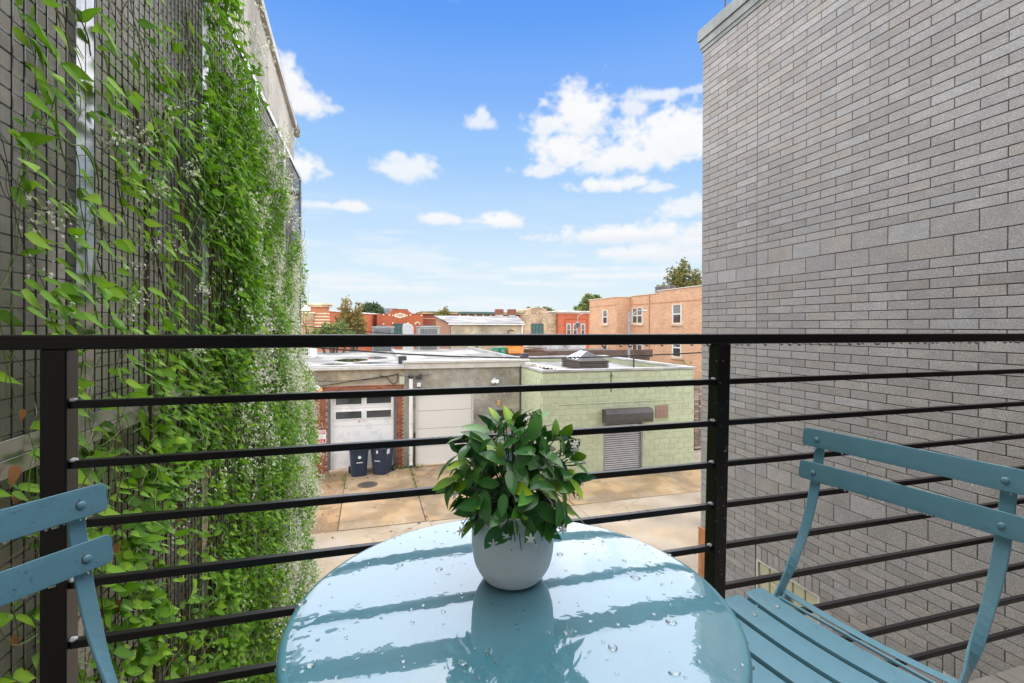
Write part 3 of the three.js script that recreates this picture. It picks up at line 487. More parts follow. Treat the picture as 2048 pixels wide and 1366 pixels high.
  part('bracket', [box(-.05, .05, .9, .92, -.02, .02), box(-.05, .05, .5, .52, -.02, .02)], std([.06, .06, .065], .5), pole);
}

// ------------------------------------------------------------------ concrete building on the left
const XL = -1.085, ZLE = -7.86;
{
  const t = thing('concrete_building', 'tall grey rendered building behind the trellis, rising at the left edge', 'building');
  const topAt = z => 4.10 + (z + 7.65) * .125; // the parapet climbs towards us
  const s = new THREE.Shape([[ZLE, G - .2], [3, G - .2], [3, topAt(3) - .06], [ZLE, topAt(ZLE) - .06]].map(p => new THREE.Vector2(-p[0], p[1])));
  const g = new THREE.ExtrudeGeometry(s, { depth: 5, bevelEnabled: false }); g.rotateY(Math.PI / 2); g.translate(XL - 5, 0, 0); part('wall', metric(g), M.concrete, t);
  const c = new RoundedBoxGeometry(5.1, .10, 10.95, 2, .008); c.rotateX(-Math.atan(.125)); c.translate(XL - 5.1 / 2 + .045, topAt(-2.43) - .02, -2.43); part('coping', metric(c), M.coping, t);
  const sc = part('scupper', rbox(XL - .12, XL + .055, 3.985, 4.105, ZLE - .25, ZLE + .02, .006), std([.30, .28, .25], .7, T.plaster), t);
  part('outlet', cyl(.03, .03, .02, XL + .057, 4.045, ZLE - .12, 14, 'x'), M.black, sc);
}

// ------------------------------------------------------------------ wire trellis along that wall
const XT = -.95, JOINT = [-.72, -2.04, -3.33, -4.705, -6.16, -7.635];
const TOP = 3.235, MID1 = .775, MID0 = .722, LOW = -3.85;
{
  const t = thing('wire_trellis', 'steel framed wire mesh trellis standing off the left building wall', 'trellis');
  const dk = M.galv, w = .054, d0 = XT - .026, d1 = XT;
  for (let i = 0; i < JOINT.length - 1; i++) {
    const za = JOINT[i + 1] + (i === JOINT.length - 2 ? 0 : .002), zb = JOINT[i] - .002;
    for (const [y0, y1] of [[MID0 + .001, TOP], [LOW, MID0 - .001]]) {
      const p = part('panel_frame', [rbox(d0, d1, y0, y1, za, za + w, .002, 1), rbox(d0, d1, y0, y1, zb - w, zb, .002, 1), rbox(d0, d1, y1 - .052, y1, za + w, zb - w, .002, 1), rbox(d0, d1, y0, y0 + .052, za + w, zb - w, .002, 1)], dk, t);
      const g = [], xw = XT - .012, e = .0020;
      for (let z = za + w - .02; z < zb - w + .03; z += .0508) g.push(box(xw - e, xw + e, y0 + .03, y1 - .03, z - e, z + e));
      for (let y = y0 + .06; y < y1 - .03; y += .0508) g.push(box(xw - e * 3, xw - e, y - e, y + e, za + .02, zb - .02));
      stuff(part('wire_mesh', g, M.wire, p));
    }
  }
  const b = []; for (const z of [-4.705, -6.16]) for (const y of [2.95, 1.6, .1, -1.4, -2.9]) b.push([z, y]);
  for (const [z, y] of b) part('bracket', rbox(XL, d0, y - .03, y + .03, z - .03, z + .03, .002, 1), M.wire, t);
  part('bracket', rbox(XL - .02, d0, 2.965, 3.02, ZLE - .02, -7.60, .002, 1), M.wire, t);
  part('bracket', rbox(XL - .02, d0, .2, .26, ZLE - .02, -7.60, .002, 1), M.wire, t);
}

// ------------------------------------------------------------------ the vine on it
{
  const t = thing('climbing_vine', 'leafy green climbing vine with clouds of small white blossom on the trellis', 'vine'), r = rng(1234);
  const pf = [.05, .82, 1, .93, .72, .44, .18, .02];
  const G3 = [[.215, .46, .016], [.17, .38, .016], [.30, .53, .026], [.115, .28, .02]], leaves = [];
  for (const c of G3) { leaves.push(leafGeo(1, .44, pf, .18, .18, .15, c, c, 1.18), leafGeo(1, .40, pf, .34, .34, -.3, c, c.map(v => v * .9), 1.2), leafGeo(1, .50, pf, .10, .10, .05, c, c, 1.15)); }
  const lerpPts = (x, pts) => { for (let i = 0; i < pts.length - 1; i++) if (x <= pts[i + 1][0]) return lerp(pts[i][1], pts[i + 1][1], clamp((x - pts[i][0]) / (pts[i + 1][0] - pts[i][0]))); return pts[pts.length - 1][1]; };
  const topY = z => lerpPts(-z, [[0, 3.5], [3.4, 3.5], [4.2, 3.25], [4.6, 3.15], [5.0, 2.95], [5.5, 2.65], [6.1, 2.3], [6.6, 2.15], [7.2, 2.25], [7.7, 2.3]]) + (fbm(z * 2.2 + 40, 3, 3) - .5) * .7;
  const thick = (z, y = 0) => .07 + (.27 - .07 * sstep(4.8, 6.0, -z)) * sstep(2.6, 6.0, -z) * (1 - .88 * sstep(4.4, 6.0, -z) * sstep(.1, 1.0, y)) * (1 - .25 * sstep(6.6, 7.6, -z));
  const dens = (z, y) => {
    const a = sstep(1.9, 4.5, -z); let d = .03 + .97 * a ** 1.3;
    const n = fbm(z * 1.7 + 11, y * 1.5 + 5, 4); d *= lerp(sstep(.36, .60, n), 1, a * .28) * 1.25;
    if (y < .75 && z > -3.4) d = Math.max(d, .36 * sstep(1.5, 2.6, -z) * sstep(.30, .55, n)); // below the rails the near part is fuller
    if (y < .7) d *= lerp(1, .72, sstep(3, 5, -z) * sstep(-.2, -2.4, y) * 0 + .0);
    d *= sstep(topY(z) + .05, topY(z) - .35, y); d *= 1 - .85 * sstep(7.1, 7.45, -z) * sstep(.2, .7, y) * sstep(1.75, 1.3, y);
    if (y > .3 && z < -4.8) d *= .70 + .3 * sstep(2.6, 1.2, y);
    return d;
  };
  const inst = leaves.map(() => []), near = [], V = THREE.Vector3;
  const tryLeaf = (z, y, x, s, k) => {
    const wild = r() < lerp(.28, .55, sstep(2.5, 4.8, -z)), tip = wild ? new V(r() * .9, -.6 + r() * .9, (r() - .5) * 2) : new V(.15 + r() * .7, -.30 - r() * .6, -.85 - r() * .6), nrm = wild ? new V(.4 + r(), r() * 1.2 - .1, (r() - .5) * 1.6) : new V(.4 + r() * .8, .80 + (r() - .5) * .9, .3 + (r() - .5) * 1.2);
    const m = M4(new V(x, y, z), tip, nrm, s), q = project(x, y, z), inF = q[0] > -60 && q[0] < 700 && q[1] > -40 && q[1] < 1420 && q[2] > .4;
    if (inF) near.push([s / q[2], m, k]); else inst[k].push(m);
  };
  for (let i = 0; i < 128000; i++) {
    const z = -1.15 - r() * 6.55, y = 3.35 - r() * 7.2; if (r() > dens(z, y)) continue;
    const far = sstep(2.5, 4.8, -z), th = thick(z, y), u = r(), x = XT - .03 + (u < .12 ? -.05 * r() : th * Math.pow(r(), .8) * (.45 + .78 * sstep(.3, .7, fbm(z * 1.3 + 50, y * 1.2 + 20, 3)))) * (1 - .35 * sstep(1.8, 3.2, y)), s = lerp(.056 + r() * .055, (r() < .5 ? .048 + r() * .034 : .022 + r() * .026), far);
    tryLeaf(z, y, x, s, Math.floor(r() * 12));
  }
  // sprays of big leaves hanging across the near panels
  for (const [z0, y0, n, sp] of [[-1.72, 1.86, 5, .1], [-1.66, 1.62, 7, .12], [-1.68, 1.42, 6, .1], [-1.78, 1.25, 8, .14], [-1.70, 1.12, 9, .12], [-1.9, 1.2, 7, .14], [-2.0, 1.58, 5, .12], [-2.05, 1.42, 4, .1], [-2.1, 1.88, 4, .1], [-2.25, 1.74, 5, .12], [-2.3, 1.5, 5, .12], [-2.15, 1.2, 6, .14], [-2.02, 1.13, 6, .12], [-2.3, 1.15, 8, .16], [-2.5, 1.8, 8, .16], [-2.6, 1.55, 9, .2], [-2.7, 1.3, 10, .2], [-2.6, 1.1, 10, .2], [-1.8, 1.0, 4, .08], [-1.85, .86, 4, .08], [-2.35, .95, 9, .16], [-2.6, .95, 12, .2], [-2.2, .85, 6, .12], [-2.5, .66, 7, .18], [-2.5, .4, 7, .2], [-2.6, .1, 9, .24], [-2.2, .3, 5, .2], [-2.3, -.2, 7, .24], [-1.85, .45, 4, .1], [-1.75, .25, 3, .1], [-2.8, -.4, 10, .3], [-2.1, 2.1, 4, .14], [-2.6, 2.2, 6, .2], [-2.9, 2.0, 10, .25], [-1.68, 1.95, 4, .06], [-1.75, 1.75, 4, .06]])
    for (let i = 0; i < n * 2.3; i++) tryLeaf(z0 + (r() - .5) * sp * 1.7, y0 + (r() - .5) * sp * 1.8, XT + .005 + r() * .08, .050 + r() * .052, Math.floor(r() * 9));
  // thin sprigs reaching past the last post
  for (let i = 0; i < 60; i++) { const y = 2.25 - r() * 1.15; tryLeaf(-7.62 - r() * r() * .35, y, XT + (r() - .5) * .10, .02 + r() * .024, 9 + Math.floor(r() * 3)); }
  near.sort((a, b) => b[0] - a[0]);
  for (const [, m, k] of near.slice(0, 300)) part('leaf', leaves[k], M.leafVine, t).applyMatrix4(m);
  for (const [, m, k] of near.slice(300)) inst[k].push(m);
  inst.forEach((list, k) => { if (!list.length) return; const im = new THREE.InstancedMesh(leaves[k], M.leafVine, list.length); list.forEach((m, i) => im.setMatrixAt(i, m)); im.name = 'foliage'; shadows(im); stuff(im); t.add(im); });
  // withered leaves
  for (let i = 0; i < 60; i++) { const z = -1.6 - r() * 3, y = .9 - r() * 2.6; part('withered_leaf', leaves[0], M.leafDry, t).applyMatrix4(M4(new V(XT - .01 + r() * .03, y, z), new V(.2, -1, (r() - .5)), new V(.8, .2, .6), .035 + r() * .03)); }
  // blossom: little four-petalled stars in loose panicles
  const star = (() => { const f = []; for (let e = 0; e < 4; e++) { const p = leafGeo(.0085, .0046, [.4, 1, .9, .15], .1, .2, 0, [1, 1, 1], [1, 1, 1], 1).toNonIndexed(); p.deleteAttribute('color'); p.rotateY(e * Math.PI / 2); f.push(p); } return merge(f); })();
  const bl = [], addB = (x, y, z, s) => { const a = new V(r() - .5, r() - .5, r() - .5), n = new V(.8 + r() * .4, (r() - .3), (r() - .4)); bl.push(M4(new V(x, y, z), a, n, s)); };
  for (let i = 0; i < 10500; i++) {
    const z = -3.3 - r() * 4.4, y = 3.45 - r() * 7.1, f = sstep(3.4, 5.0, -z), n = fbm(z * 2.6 + 30, y * 1.9 + 8, 4);
    const up = sstep(2.2, 3.0, y) * sstep(-3.3, -4.2, z) * sstep(-5.4, -4.6, z); // the flowering crown of the trellis
    if (r() > Math.max(f * sstep(y > .4 ? .43 : .50, y > .4 ? .60 : .66, n) * (z < -7.2 && y > .3 ? .12 : z < -6.9 ? .35 : .7), up * .45 * sstep(.42, .6, n), .05 * sstep(.55, .7, n)) || y > topY(z) + .1 || (y < -1.6 && z > -5.6)) continue;
    const th = thick(z, y), x0 = XT + th * (.62 + r() * .48) * (.45 + .78 * sstep(.3, .7, fbm(z * 1.3 + 50, y * 1.2 + 20, 3))), m = 8 + Math.floor(r() * 16), sp = .8 + r() * 1.2;
    for (let k = 0; k < m; k++) addB(x0 + (r() - .5) * .07 * sp, y + (r() + r() - 1) * .10 * sp, z + (r() + r() - 1) * .09 * sp, .9 + r() * 1.0);
  }
  for (const [z0, y0, n] of [[-2.12, 1.78, 26], [-2.32, 1.86, 30], [-2.3, 1.72, 24], [-2.5, 1.70, 26], [-1.7, 1.40, 14], [-1.8, 1.42, 10], [-1.68, 1.26, 8], [-2.3, 1.32, 14], [-2.45, 1.44, 18], [-1.78, 1.13, 12], [-2.2, 1.15, 20], [-2.32, 1.2, 12], [-2.7, 1.5, 26], [-2.9, 1.9, 40], [-2.75, .05, 16], [-2.9, .2, 16], [-2.6, 2.1, 20], [-2.35, 1.6, 14], [-3.0, .95, 40], [-3.1, 1.3, 40]]) for (let k = 0; k < n * 1.6; k++) addB(XT + .02 + r() * .07, y0 + (r() + r() - 1) * .07, z0 + (r() + r() - 1) * .08,   .6 + r() * .45);
  for (let i = 0; i < 50; i++) addB(XT + (r() - .5) * .10, 2.25 - r() * .6, -7.6 - r() * .12, 1 + r());
  const bi = new THREE.InstancedMesh(star, M.blossom, bl.length); bl.forEach((m, i) => bi.setMatrixAt(i, m)); bi.name = 'blossom'; shadows(bi); stuff(bi); t.add(bi);
  // stems and tendrils
  const st = [], wd = [];
  for (let i = 0; i < 420; i++) {
    let z = -1.5 - r() * 5.9, y = -3.2 + r() * 6; const near2 = i < 150; if (near2) { z = -1.5 - r() * 1.9; y = -.9 + r() * 3.2; }
    const pts = []; let a = r() * 6.28, x = XT + .01 + r() * thick(z) * .7; const n = 5 + Math.floor(r() * 5), sl = near2 ? .05 + r() * .07 : .06 + r() * .1;
    for (let k = 0; k < n; k++) { pts.push([x, y, z]); a += (r() - .5) * 1.5; z += Math.cos(a) * sl; y += Math.sin(a) * sl; x += (r() - .45) * .025; x = Math.max(x, XT - .03); }
    if (y > topY(z) || Math.max(...pts.map(p => -p[2])) > 7.75) continue;
    (r() < .25 ? wd : st).push(tube(pts, r() < .3 ? .0022 : .0010 + r() * .0006, 4, 18));
  }
  const fl = []; // pale flower stalks and tendrils curling off the leaves
  for (let i = 0; i < 6200 && fl.length < 2300; i++) {
    let z = -1.6 - r() * 6, y = 3.2 - r() * 6.6; const q = Math.max(dens(z, y), z > -3.6 ? .10 : 0); if (r() > q || y > topY(z)) continue;
    let x = XT + thick(z, y) * (.5 + r() * .5), a = r() * 6.28; const pts = [], sl = .014 + r() * .026; for (let k = 0; k < 5; k++) { pts.push([x, y, z]); a += (r() - .5) * 1.8; z += Math.cos(a) * sl; y += Math.sin(a) * sl; x += (r() - .35) * sl * .7; }
    fl.push(tube(pts, .0007 + r() * .0005, 3, 8));
  }
  stuff(part('flower_stalk', fl, M.fila, t));
  for (let i = 0; i < 26; i++) { const pts = []; let z = -2.4 - i * .2, x = XT; for (let y = -3.9; y < Math.min(2.6, topY(z) - .2); y += .5) { pts.push([x + (r() - .5) * .05, y, z]); z = Math.max(-7.4, z + (r() - .5) * .2); } if (pts.length > 3) wd.push(tube(pts, .004 + r() * .004, 5, 40)); }
  stuff(part('tendril', st, M.stem, t)); stuff(part('stem', wd, M.vineWood, t));
}

{ // the house whose balcony this is, behind the viewer
  const t = thing('own_house', 'dark brick back wall of the house that carries the balcony', 'house', [0, 0, 0]);
  part('wall', box(-1.0, 5.3, G, 4.2, 1.42, 1.8), std([.06, .052, .048], .9, T.grain), t); part('door', rbox(-.4, 1.4, .02, 2.2, 1.38, 1.419, .005), MB0, t); part('door_frame', rbox(1.4, 1.5, .02, 2.25, 1.37, 1.419, .005), M.black, t);
}

// ------------------------------------------------------------------ garages across the alley
const brickTones = [[.30, .095, .045], [.25, .075, .035], [.34, .12, .055], [.20, .06, .035], [.28, .11, .06]];
const MB = {
  brick: brickTones.map(c => std(c, .85, T.grain)), joint: std([.45, .36, .27], .95, T.grain),
  tanWall: std([.355, .305, .23], .92, T.stain, { bumpMap: T.stain, bumpScale: .01 }), greyWall: std([.315, .295, .255], .92, T.stain, { bumpMap: T.stain, bumpScale: .01 }),
  white: std([.78, .775, .76], .55, T.soft), cream: std([.58, .55, .49], .6, T.soft), trim: std([.57, .55, .51], .55, T.soft),
  dark: std([.05, .05, .052], .5), darkGrey: std([.12, .12, .125], .6, T.plaster), roof: std([.33, .325, .32], .65, T.roof), roofGrey: std([.44, .44, .45], .6, T.roof),
  pane: phy([.05, .055, .06], { roughness: .06, clearcoat: 1, clearcoatRoughness: .02 }), paneTeal: phy([.05, .14, .14], { roughness: .08, clearcoat: 1, clearcoatRoughness: .03 }),
  navy: phy([.013, .026, .058], { roughness: .5, clearcoat: .15, clearcoatRoughness: .4 }), rubber: std([.015, .015, .016], .8),
  pvc: std([.70, .70, .67], .45, T.paint), cable: std([.02, .02, .022], .6), red: std([.52, .03, .04], .5), sign: std([.78, .77, .75], .45),
  green: [[.47, .515, .345], [.465, .51, .34], [.475, .519, .35], [.46, .505, .342]].map(c => std(c, .7, T.soft, { bumpMap: T.grain, bumpScale: .002 })), greenJoint: std([.36, .39, .25], .85, T.soft),
  shutter: std([.50, .49, .50], .45, T.soft, { metalness: .2 }), brown: std([.085, .065, .055], .6, T.plaster), copingWhite: std([.38, .38, .385], .55, T.plaster),
  puddle: phy([.10, .10, .09], { roughness: .02, clearcoat: 1, clearcoatRoughness: .01 }),
};
const ZF = -17.6;
{
  const t = thing('garage_building', 'low tan rendered garage with red brick round its white overhead door', 'garage'), r = rng(66);
  // wall with the openings left out
  const wl = [[-9, -2.62, G - .1, -.45], [-2.62, -1.30, -2.10, -.45], [-1.78, -1.30, G - .1, -2.1], [-1.30, .90, -1.40, -.45], [.90, 1.19, G - .1, -.45]];
  part('wall', wl.map(w => box(w[0], w[1], w[2], w[3], ZF - .25, ZF)), MB.tanWall, t);
  part('side_wall', [box(-9, -8.8, G, -.45, -27, ZF - .26), box(-9, 1.19, G, -.45, -27.2, -27)], MB.tanWall, t);
  part('roof', box(-9.1, 1.16, -.44, -.32, -27.2, ZF + .02), MB.roof, t);
  part('gutter', rbox(-9.2, 1.185, -.45, -.335, ZF - .02, ZF + .13, .02), MB.trim, t);
  part('roof_edge', rbox(-9.2, 1.185, -.33, -.295, ZF - .25, ZF + .06, .006), MB.copingWhite, t);
  // brick surround, each brick its own
  const bricks = [], lay = (x0, x1, y0, y1, tooth) => { let row = 0; for (let y = y0; y + .06 < y1 + .02; y += .0675, row++) { let x = x0 - (row & 1 ? .105 : 0) + (tooth ? (row % 5 < 2 ? -.1 : 0) : 0); for (; x < x1 - .03; x += .2105) { const a = Math.max(x, tooth ? x0 - .1 : x0), b = Math.min(x + .2, x1); if (b - a > .05) bricks.push([a, b, y, y + .0575]); } } };
  lay(-1.72, -1.36, G, -1.405, true); lay(.937, 1.18, G, -1.405, false); lay(-1.66, 1.18, -1.40, -.965, false); lay(-2.6, -1.83, -2.1, -1.90, false);
  part('mortar_bed', [box(-1.80, -1.35, G, -1.40, ZF, ZF + .012), box(.93, 1.19, G, -1.40, ZF, ZF + .012), box(-1.66, 1.185, -1.40, -.96, ZF, ZF + .0125), box(-2.6, -1.80, -2.1, -1.9, ZF, ZF + .0115)], MB.joint, t);
  const put = ([a, b, y0, y1]) => { const g = box(a, b, y0, y1, ZF + .006, ZF + .020 + r() * .003); const uv = g.attributes.uv, o = r(); for (let i = 0; i < uv.count; i++) uv.setXY(i, uv.getX(i) + o * 3, uv.getY(i) + o * 7); return g; };
  bricks.slice(0, 300).forEach(b => part('brick', put(b), MB.brick[Math.floor(r() * 5)], t));
  if (bricks.length > 300) stuff(part('brick', bricks.slice(300).map(put), MB.brick[0], t));
  // overhead door
  const d = part('garage_door', rbox(-1.22, .80, G + .03, -1.42, ZF - .20, ZF - .12, .006), MB.white, t), dz = ZF - .12;
  part('jamb', [box(-1.36, -1.262, G, -1.40, ZF - .24, ZF + .03), box(.838, .93, G, -1.40, ZF - .24, ZF + .03)], MB.darkGrey, t);
  part('jamb_trim', [rbox(-1.262, -1.215, G, -1.40, ZF - .2, ZF - .02, .004), rbox(.79, .838, G, -1.40, ZF - .2, ZF - .02, .004)], MB.white, t);
  for (const [y0, y1] of [[-1.66, -1.44], [-2.16, -1.91]]) for (const [x0, x1] of [[-1.10, -.25], [-.08, .75]]) {
    const f = part('window', [rbox(x0 - .035, x1 + .035, y1, y1 + .03, dz, dz + .025, .004), rbox(x0 - .035, x1 + .035, y0 - .03, y0, dz, dz + .025, .004), rbox(x0 - .035, x0, y0, y1, dz, dz + .025, .004), rbox(x1, x1 + .035, y0, y1, dz, dz + .025, .004)], MB.white, d);
    part('pane', box(x0, x1, y0, y1, dz, dz + .006), MB.pane, f);
  }
  for (const y of [-1.80, -2.42, -3.2]) part('seam', box(-1.215, .79, y - .004, y + .004, dz - .001, dz + .0035), std([.40, .40, .39], .7), d);
  part('decal', [cyl(.045, .045, .004, -.33, -2.27, dz + .003, 18, 'z'), box(-.25, -.13, -2.235, -2.215, dz, dz + .004), box(-.25, -.11, -2.28, -2.268, dz, dz + .004)], std([.55, .38, .40], .6), d);
  part('sill', rbox(-1.30, .86, G, G + .09, ZF - .24, ZF + .16, .01), std([.50, .40, .31], .85, T.ground), t);
  // grey side door on the left, mostly behind the vine
  const sd = part('side_door', rbox(-2.56, -1.83, G + .02, -2.13, ZF - .12, ZF - .06, .006), std([.42, .40, .40], .6, T.paint), t);
  part('frame', [box(-2.62, -2.56, G, -2.1, ZF - .2, ZF + .01), box(-1.83, -1.78, G, -2.1, ZF - .2, ZF + .01)], std([.34, .33, .32], .6, T.paint), sd);
  part('handle', cyl(.02, .02, .05, -1.90, -3.05, ZF - .04, 12, 'z'), MB.dark, sd);
}
{ // sign
  const t = thing('parking_sign', 'small red and white notice sign on the brick pier left of the garage', 'sign', [-1.552, -2.70, ZF + .024]);
  const sh = (w, h, r, z0, z1) => { const s = new THREE.Shape(); s.moveTo(-w + r, -h); s.lineTo(w - r, -h); s.quadraticCurveTo(w, -h, w, -h + r); s.lineTo(w, h - r); s.quadraticCurveTo(w, h, w - r, h); s.lineTo(-w + r, h); s.quadraticCurveTo(-w, h, -w, h - r); s.lineTo(-w, -h + r); s.quadraticCurveTo(-w, -h, -w + r, -h); const g = new THREE.ExtrudeGeometry(s, { depth: z1 - z0, bevelEnabled: false }); g.translate(0, 0, z0); return metric(g); };
  part('plate', sh(.15, .225, .03, 0, .004), MB.sign, t);
  const b = part('red_band', (() => { const g = sh(.128, .205, .02, .0042, .0055); return g; })(), std([.62, .20, .22], .5), t);
  part('panel', box(-.128, .128, -.085, .078, .0058, .0068), MB.sign, t);
  part('footer', box(-.128, .128, -.195, -.088, .0058, .0066), MB.red, t);
  const q = []; // small worn lines of lettering, too small to read in the photograph
  for (const [x0, x1, y, h] of [[-.09, .09, .175, .014], [-.10, .10, .145, .014], [-.06, .06, .113, .012]]) q.push(box(x0, x1, y - h / 2, y + h / 2, .0056, .0064));
  for (const [x0, x1] of [[-.075, -.015], [.012, .078]]) q.push(box(x0, x1, -.168, -.138, .0067, .0074));
  stuff(part('lettering', q, std([.74, .66, .66], .5), t)); stuff(part('small_print', [box(-.07, .05, .02, .03, .0069, .0074), box(-.06, .07, -.005, .004, .0069, .0074), box(-.08, .06, -.035, -.026, .0069, .0074)], std([.45, .46, .47], .6), t));
}
{ // lamp at the corner of the brick
  const t = thing('wall_lamp', 'small white floodlight with amber glass above the garage brickwork', 'lamp', [-1.70, -1.0, ZF]);
  part('arm', tube([[-.10, .10, 0], [-.06, .10, .08], [0, .04, .14]], .014, 8, 12), MB.darkGrey, t);
  const g = new THREE.CylinderGeometry(.055, .085, .16, 18); g.rotateZ(.75); g.translate(.02, 0, .15); part('shade', metric(g), MB.white, t);
  const b = new THREE.CylinderGeometry(.07, .085, .10, 18); b.rotateZ(.35); b.translate(.115, -.09, .15); part('lens', metric(b), std([.72, .42, .12], .4), t);
}
{
  const t = thing('white_garage', 'grey rendered garage with white sectional door and cream fascia, middle of the row', 'garage');
  part('wall', [[1.19, 1.60, G - .1, -.45], [1.60, 3.72, -1.30, -.45], [3.72, 5.62, G - .1, -.45]].map(w => box(w[0] + .002, w[1], w[2], w[3], ZF - .25, ZF + .004)), MB.greyWall, t);
  part('side_wall', [box(1.20, 1.30, G, -.45, -28, ZF - .26), box(5.50, 5.62, G, -.45, -28, ZF - .26), box(1.2, 5.62, G, -.45, -28.2, -28)], MB.greyWall, t);
  part('roof', (() => { const g = box(1.24, 5.62, -.40, -.255, -28.2, ZF + .02); return g; })(), std([.37, .36, .345], .7, T.roof), t);
  part('fascia', rbox(1.185, 5.86, -.46, -.255, ZF - .01, ZF + .08, .008), MB.cream, t);
  part('fascia_cap', rbox(1.18, 5.88, -.255, -.17, ZF - .12, ZF + .13, .012), MB.trim, t);
  part('parapet', [box(1.14, 1.30, -.32, -.18, -28, ZF - .12), box(5.56, 5.70, -.40, -.14, -28.2, ZF - .12)], MB.copingWhite, t);
  part('vent_box', rbox(1.02, 1.30, -.30, -.02, -18.15, -17.85, .01), MB.dark, t);
  part('corner_box', rbox(5.64, 5.90, -.17, .03, -18.0, -17.7, .01), MB.dark, t);
  const d = part('garage_door', rbox(1.645, 3.66, G + .02, -1.33, ZF - .16, ZF - .08, .004), std([.34, .33, .31], .55, T.soft), t);
  for (let i = 0; i < 4; i++) part('door_section', rbox(1.65, 3.655, G + .03 + i * .645, G + .03 + i * .645 + .630, ZF - .082, ZF - .055, .006), std([.74, .715, .665].map(v => v * (1 - i * .012)), .5), d);
  part('door_frame', [rbox(1.60, 1.648, G, -1.30, ZF - .2, ZF + .02, .005), rbox(3.66, 3.72, G, -1.30, ZF - .2, ZF + .02, .005), rbox(1.649, 3.659, -1.33, -1.28, ZF - .2, ZF + .02, .005)], MB.trim, t);
  part('sill', rbox(1.6, 3.75, G, G + .05, ZF - .2, ZF + .12, .01), std([.52, .42, .32], .85, T.ground), t);
  const w = part('window', box(4.36, 5.16, -2.62, -2.10, ZF + .004, ZF + .02), std([.035, .035, .04], .35), t);
  part('frame', [box(4.32, 5.20, -2.10, -2.06, ZF, ZF + .04), box(4.32, 5.20, -2.66, -2.62, ZF, ZF + .04)], MB.darkGrey, w);
  part('downpipe', [rbox(5.50, 5.63, G, -.40, ZF + .006, ZF + .10, .01)], std([.055, .06, .065], .5), t);
  part('guard_post', rbox(1.545, 1.60, G, -2.75, ZF + .006, ZF + .04, .004), MB.dark, t);
}
{
  const t = thing('drainpipe', 'white plastic pipe running down between the two garages', 'pipe', [1.43, 0, ZF + .09]);
  part('pipe', [cyl(.068, .068, 3.02, 0, -2.30, 0, 18)], MB.pvc, t);
  part('elbow', tube([[0, -3.80, 0], [0, -3.87, .02], [0, -3.90, .10], [0, -3.905, .14]], .07, 14, 12), MB.pvc, t);
  part('weather_head', tube([[0, -.80, 0], [0, -.74, .0], [-.01, -.71, .04], [-.06, -.74, .06]], .072, 12, 10), MB.dark, t);
  for (const y of [-1.2, -2.4, -3.5]) part('strap', cyl(.074, .074, .03, 0, y, 0, 18), MB.trim, t);
}
{
  const t = thing('meter_box', 'black electric fittings with looped cable beside the top of the white pipe', 'electric box', [1.72, -.8, ZF + .02]);
  part('bracket', [rbox(-.10, .06, -.02, .10, 0, .10, .01), rbox(-.02, .10, .0, .16, .05, .12, .01)], MB.dark, t);
  part('box', rbox(-.08, .06, -.30, -.16, 0, .08, .01), MB.pvc, t);
  part('loop', tube([[0, -.3, .04], [.02, -.5, .05], [.10, -.42, .06], [.18, -.46, .06], [.20, -.56, .05]], .022, 8, 24), MB.cable, t);
  const b = single('junction_box', rbox(1.03, 1.21, -1.0, -.72, ZF + .005, ZF + .07, .006), std([.42, .42, .32], .7, T.paint), 'small beige junction box above the right end of the brick lintel', 'electric box');
}
{
  const t = thing('security_light', 'small white twin floodlight high on the grey garage wall', 'lamp', [4.5, -.98, ZF + .004]);
  part('base', cyl(.07, .07, .05, 0, 0, .025, 16, 'z'), MB.pvc, t);
  for (const s of [-1, 1]) { const g = new THREE.CylinderGeometry(.075, .05, .13, 16); g.rotateX(1.1); g.rotateZ(s * .5); g.translate(s * .085, -.02, .12); part('head', metric(g), MB.pvc, t); }
  part('sensor', cyl(.035, .045, .07, 0, .08, .06, 12), MB.pvc, t);
  const w = thing('wall_box', 'small orange box on the grey wall above the dark window', 'box', [4.68, -1.81, ZF + .006]);
  part('case', rbox(-.06, .06, -.09, .09, 0, .07, .008), std([.62, .38, .16], .6), w); part('lid', rbox(-.05, .05, .03, .08, .071, .08, .004), std([.55, .33, .14], .6), w);
}
// wires along the front of the garages
[[[[-3.4, -.62, ZF + .25], [-1.5, -.80, ZF + .12], [.1, -.78, ZF + .08], [1.0, -.62, ZF + .06]], .011], [[[-3.4, -1.02, ZF + .2], [-1.7, -.98, ZF + .10], [-.6, -.84, ZF + .06], [.5, -.70, ZF + .05], [.9, -.66, ZF + .05]], .013], [[[.35, -.66, ZF + .05], [.6, -.75, ZF + .08], [.78, -.95, ZF + .08], [.86, -.97, ZF + .06], [.95, -.85, ZF + .06], [.97, -.60, ZF + .05]], .016], [[[.9, -.66, ZF + .05], [1.3, -.72, ZF + .06], [1.9, -.70, ZF + .10], [2.2, -.66, ZF + .10]], .008]].forEach(([p, q], i) => single('service_wire', tube(p, q, 6, 40), MB.cable, ['upper thin black wire sagging across the tan garage front', 'lower thin black wire rising to the right across the tan garage front', 'black wire drooping in a loop above the brick lintel', 'short black wire crossing to the fittings by the white pipe'][i], 'wire'));

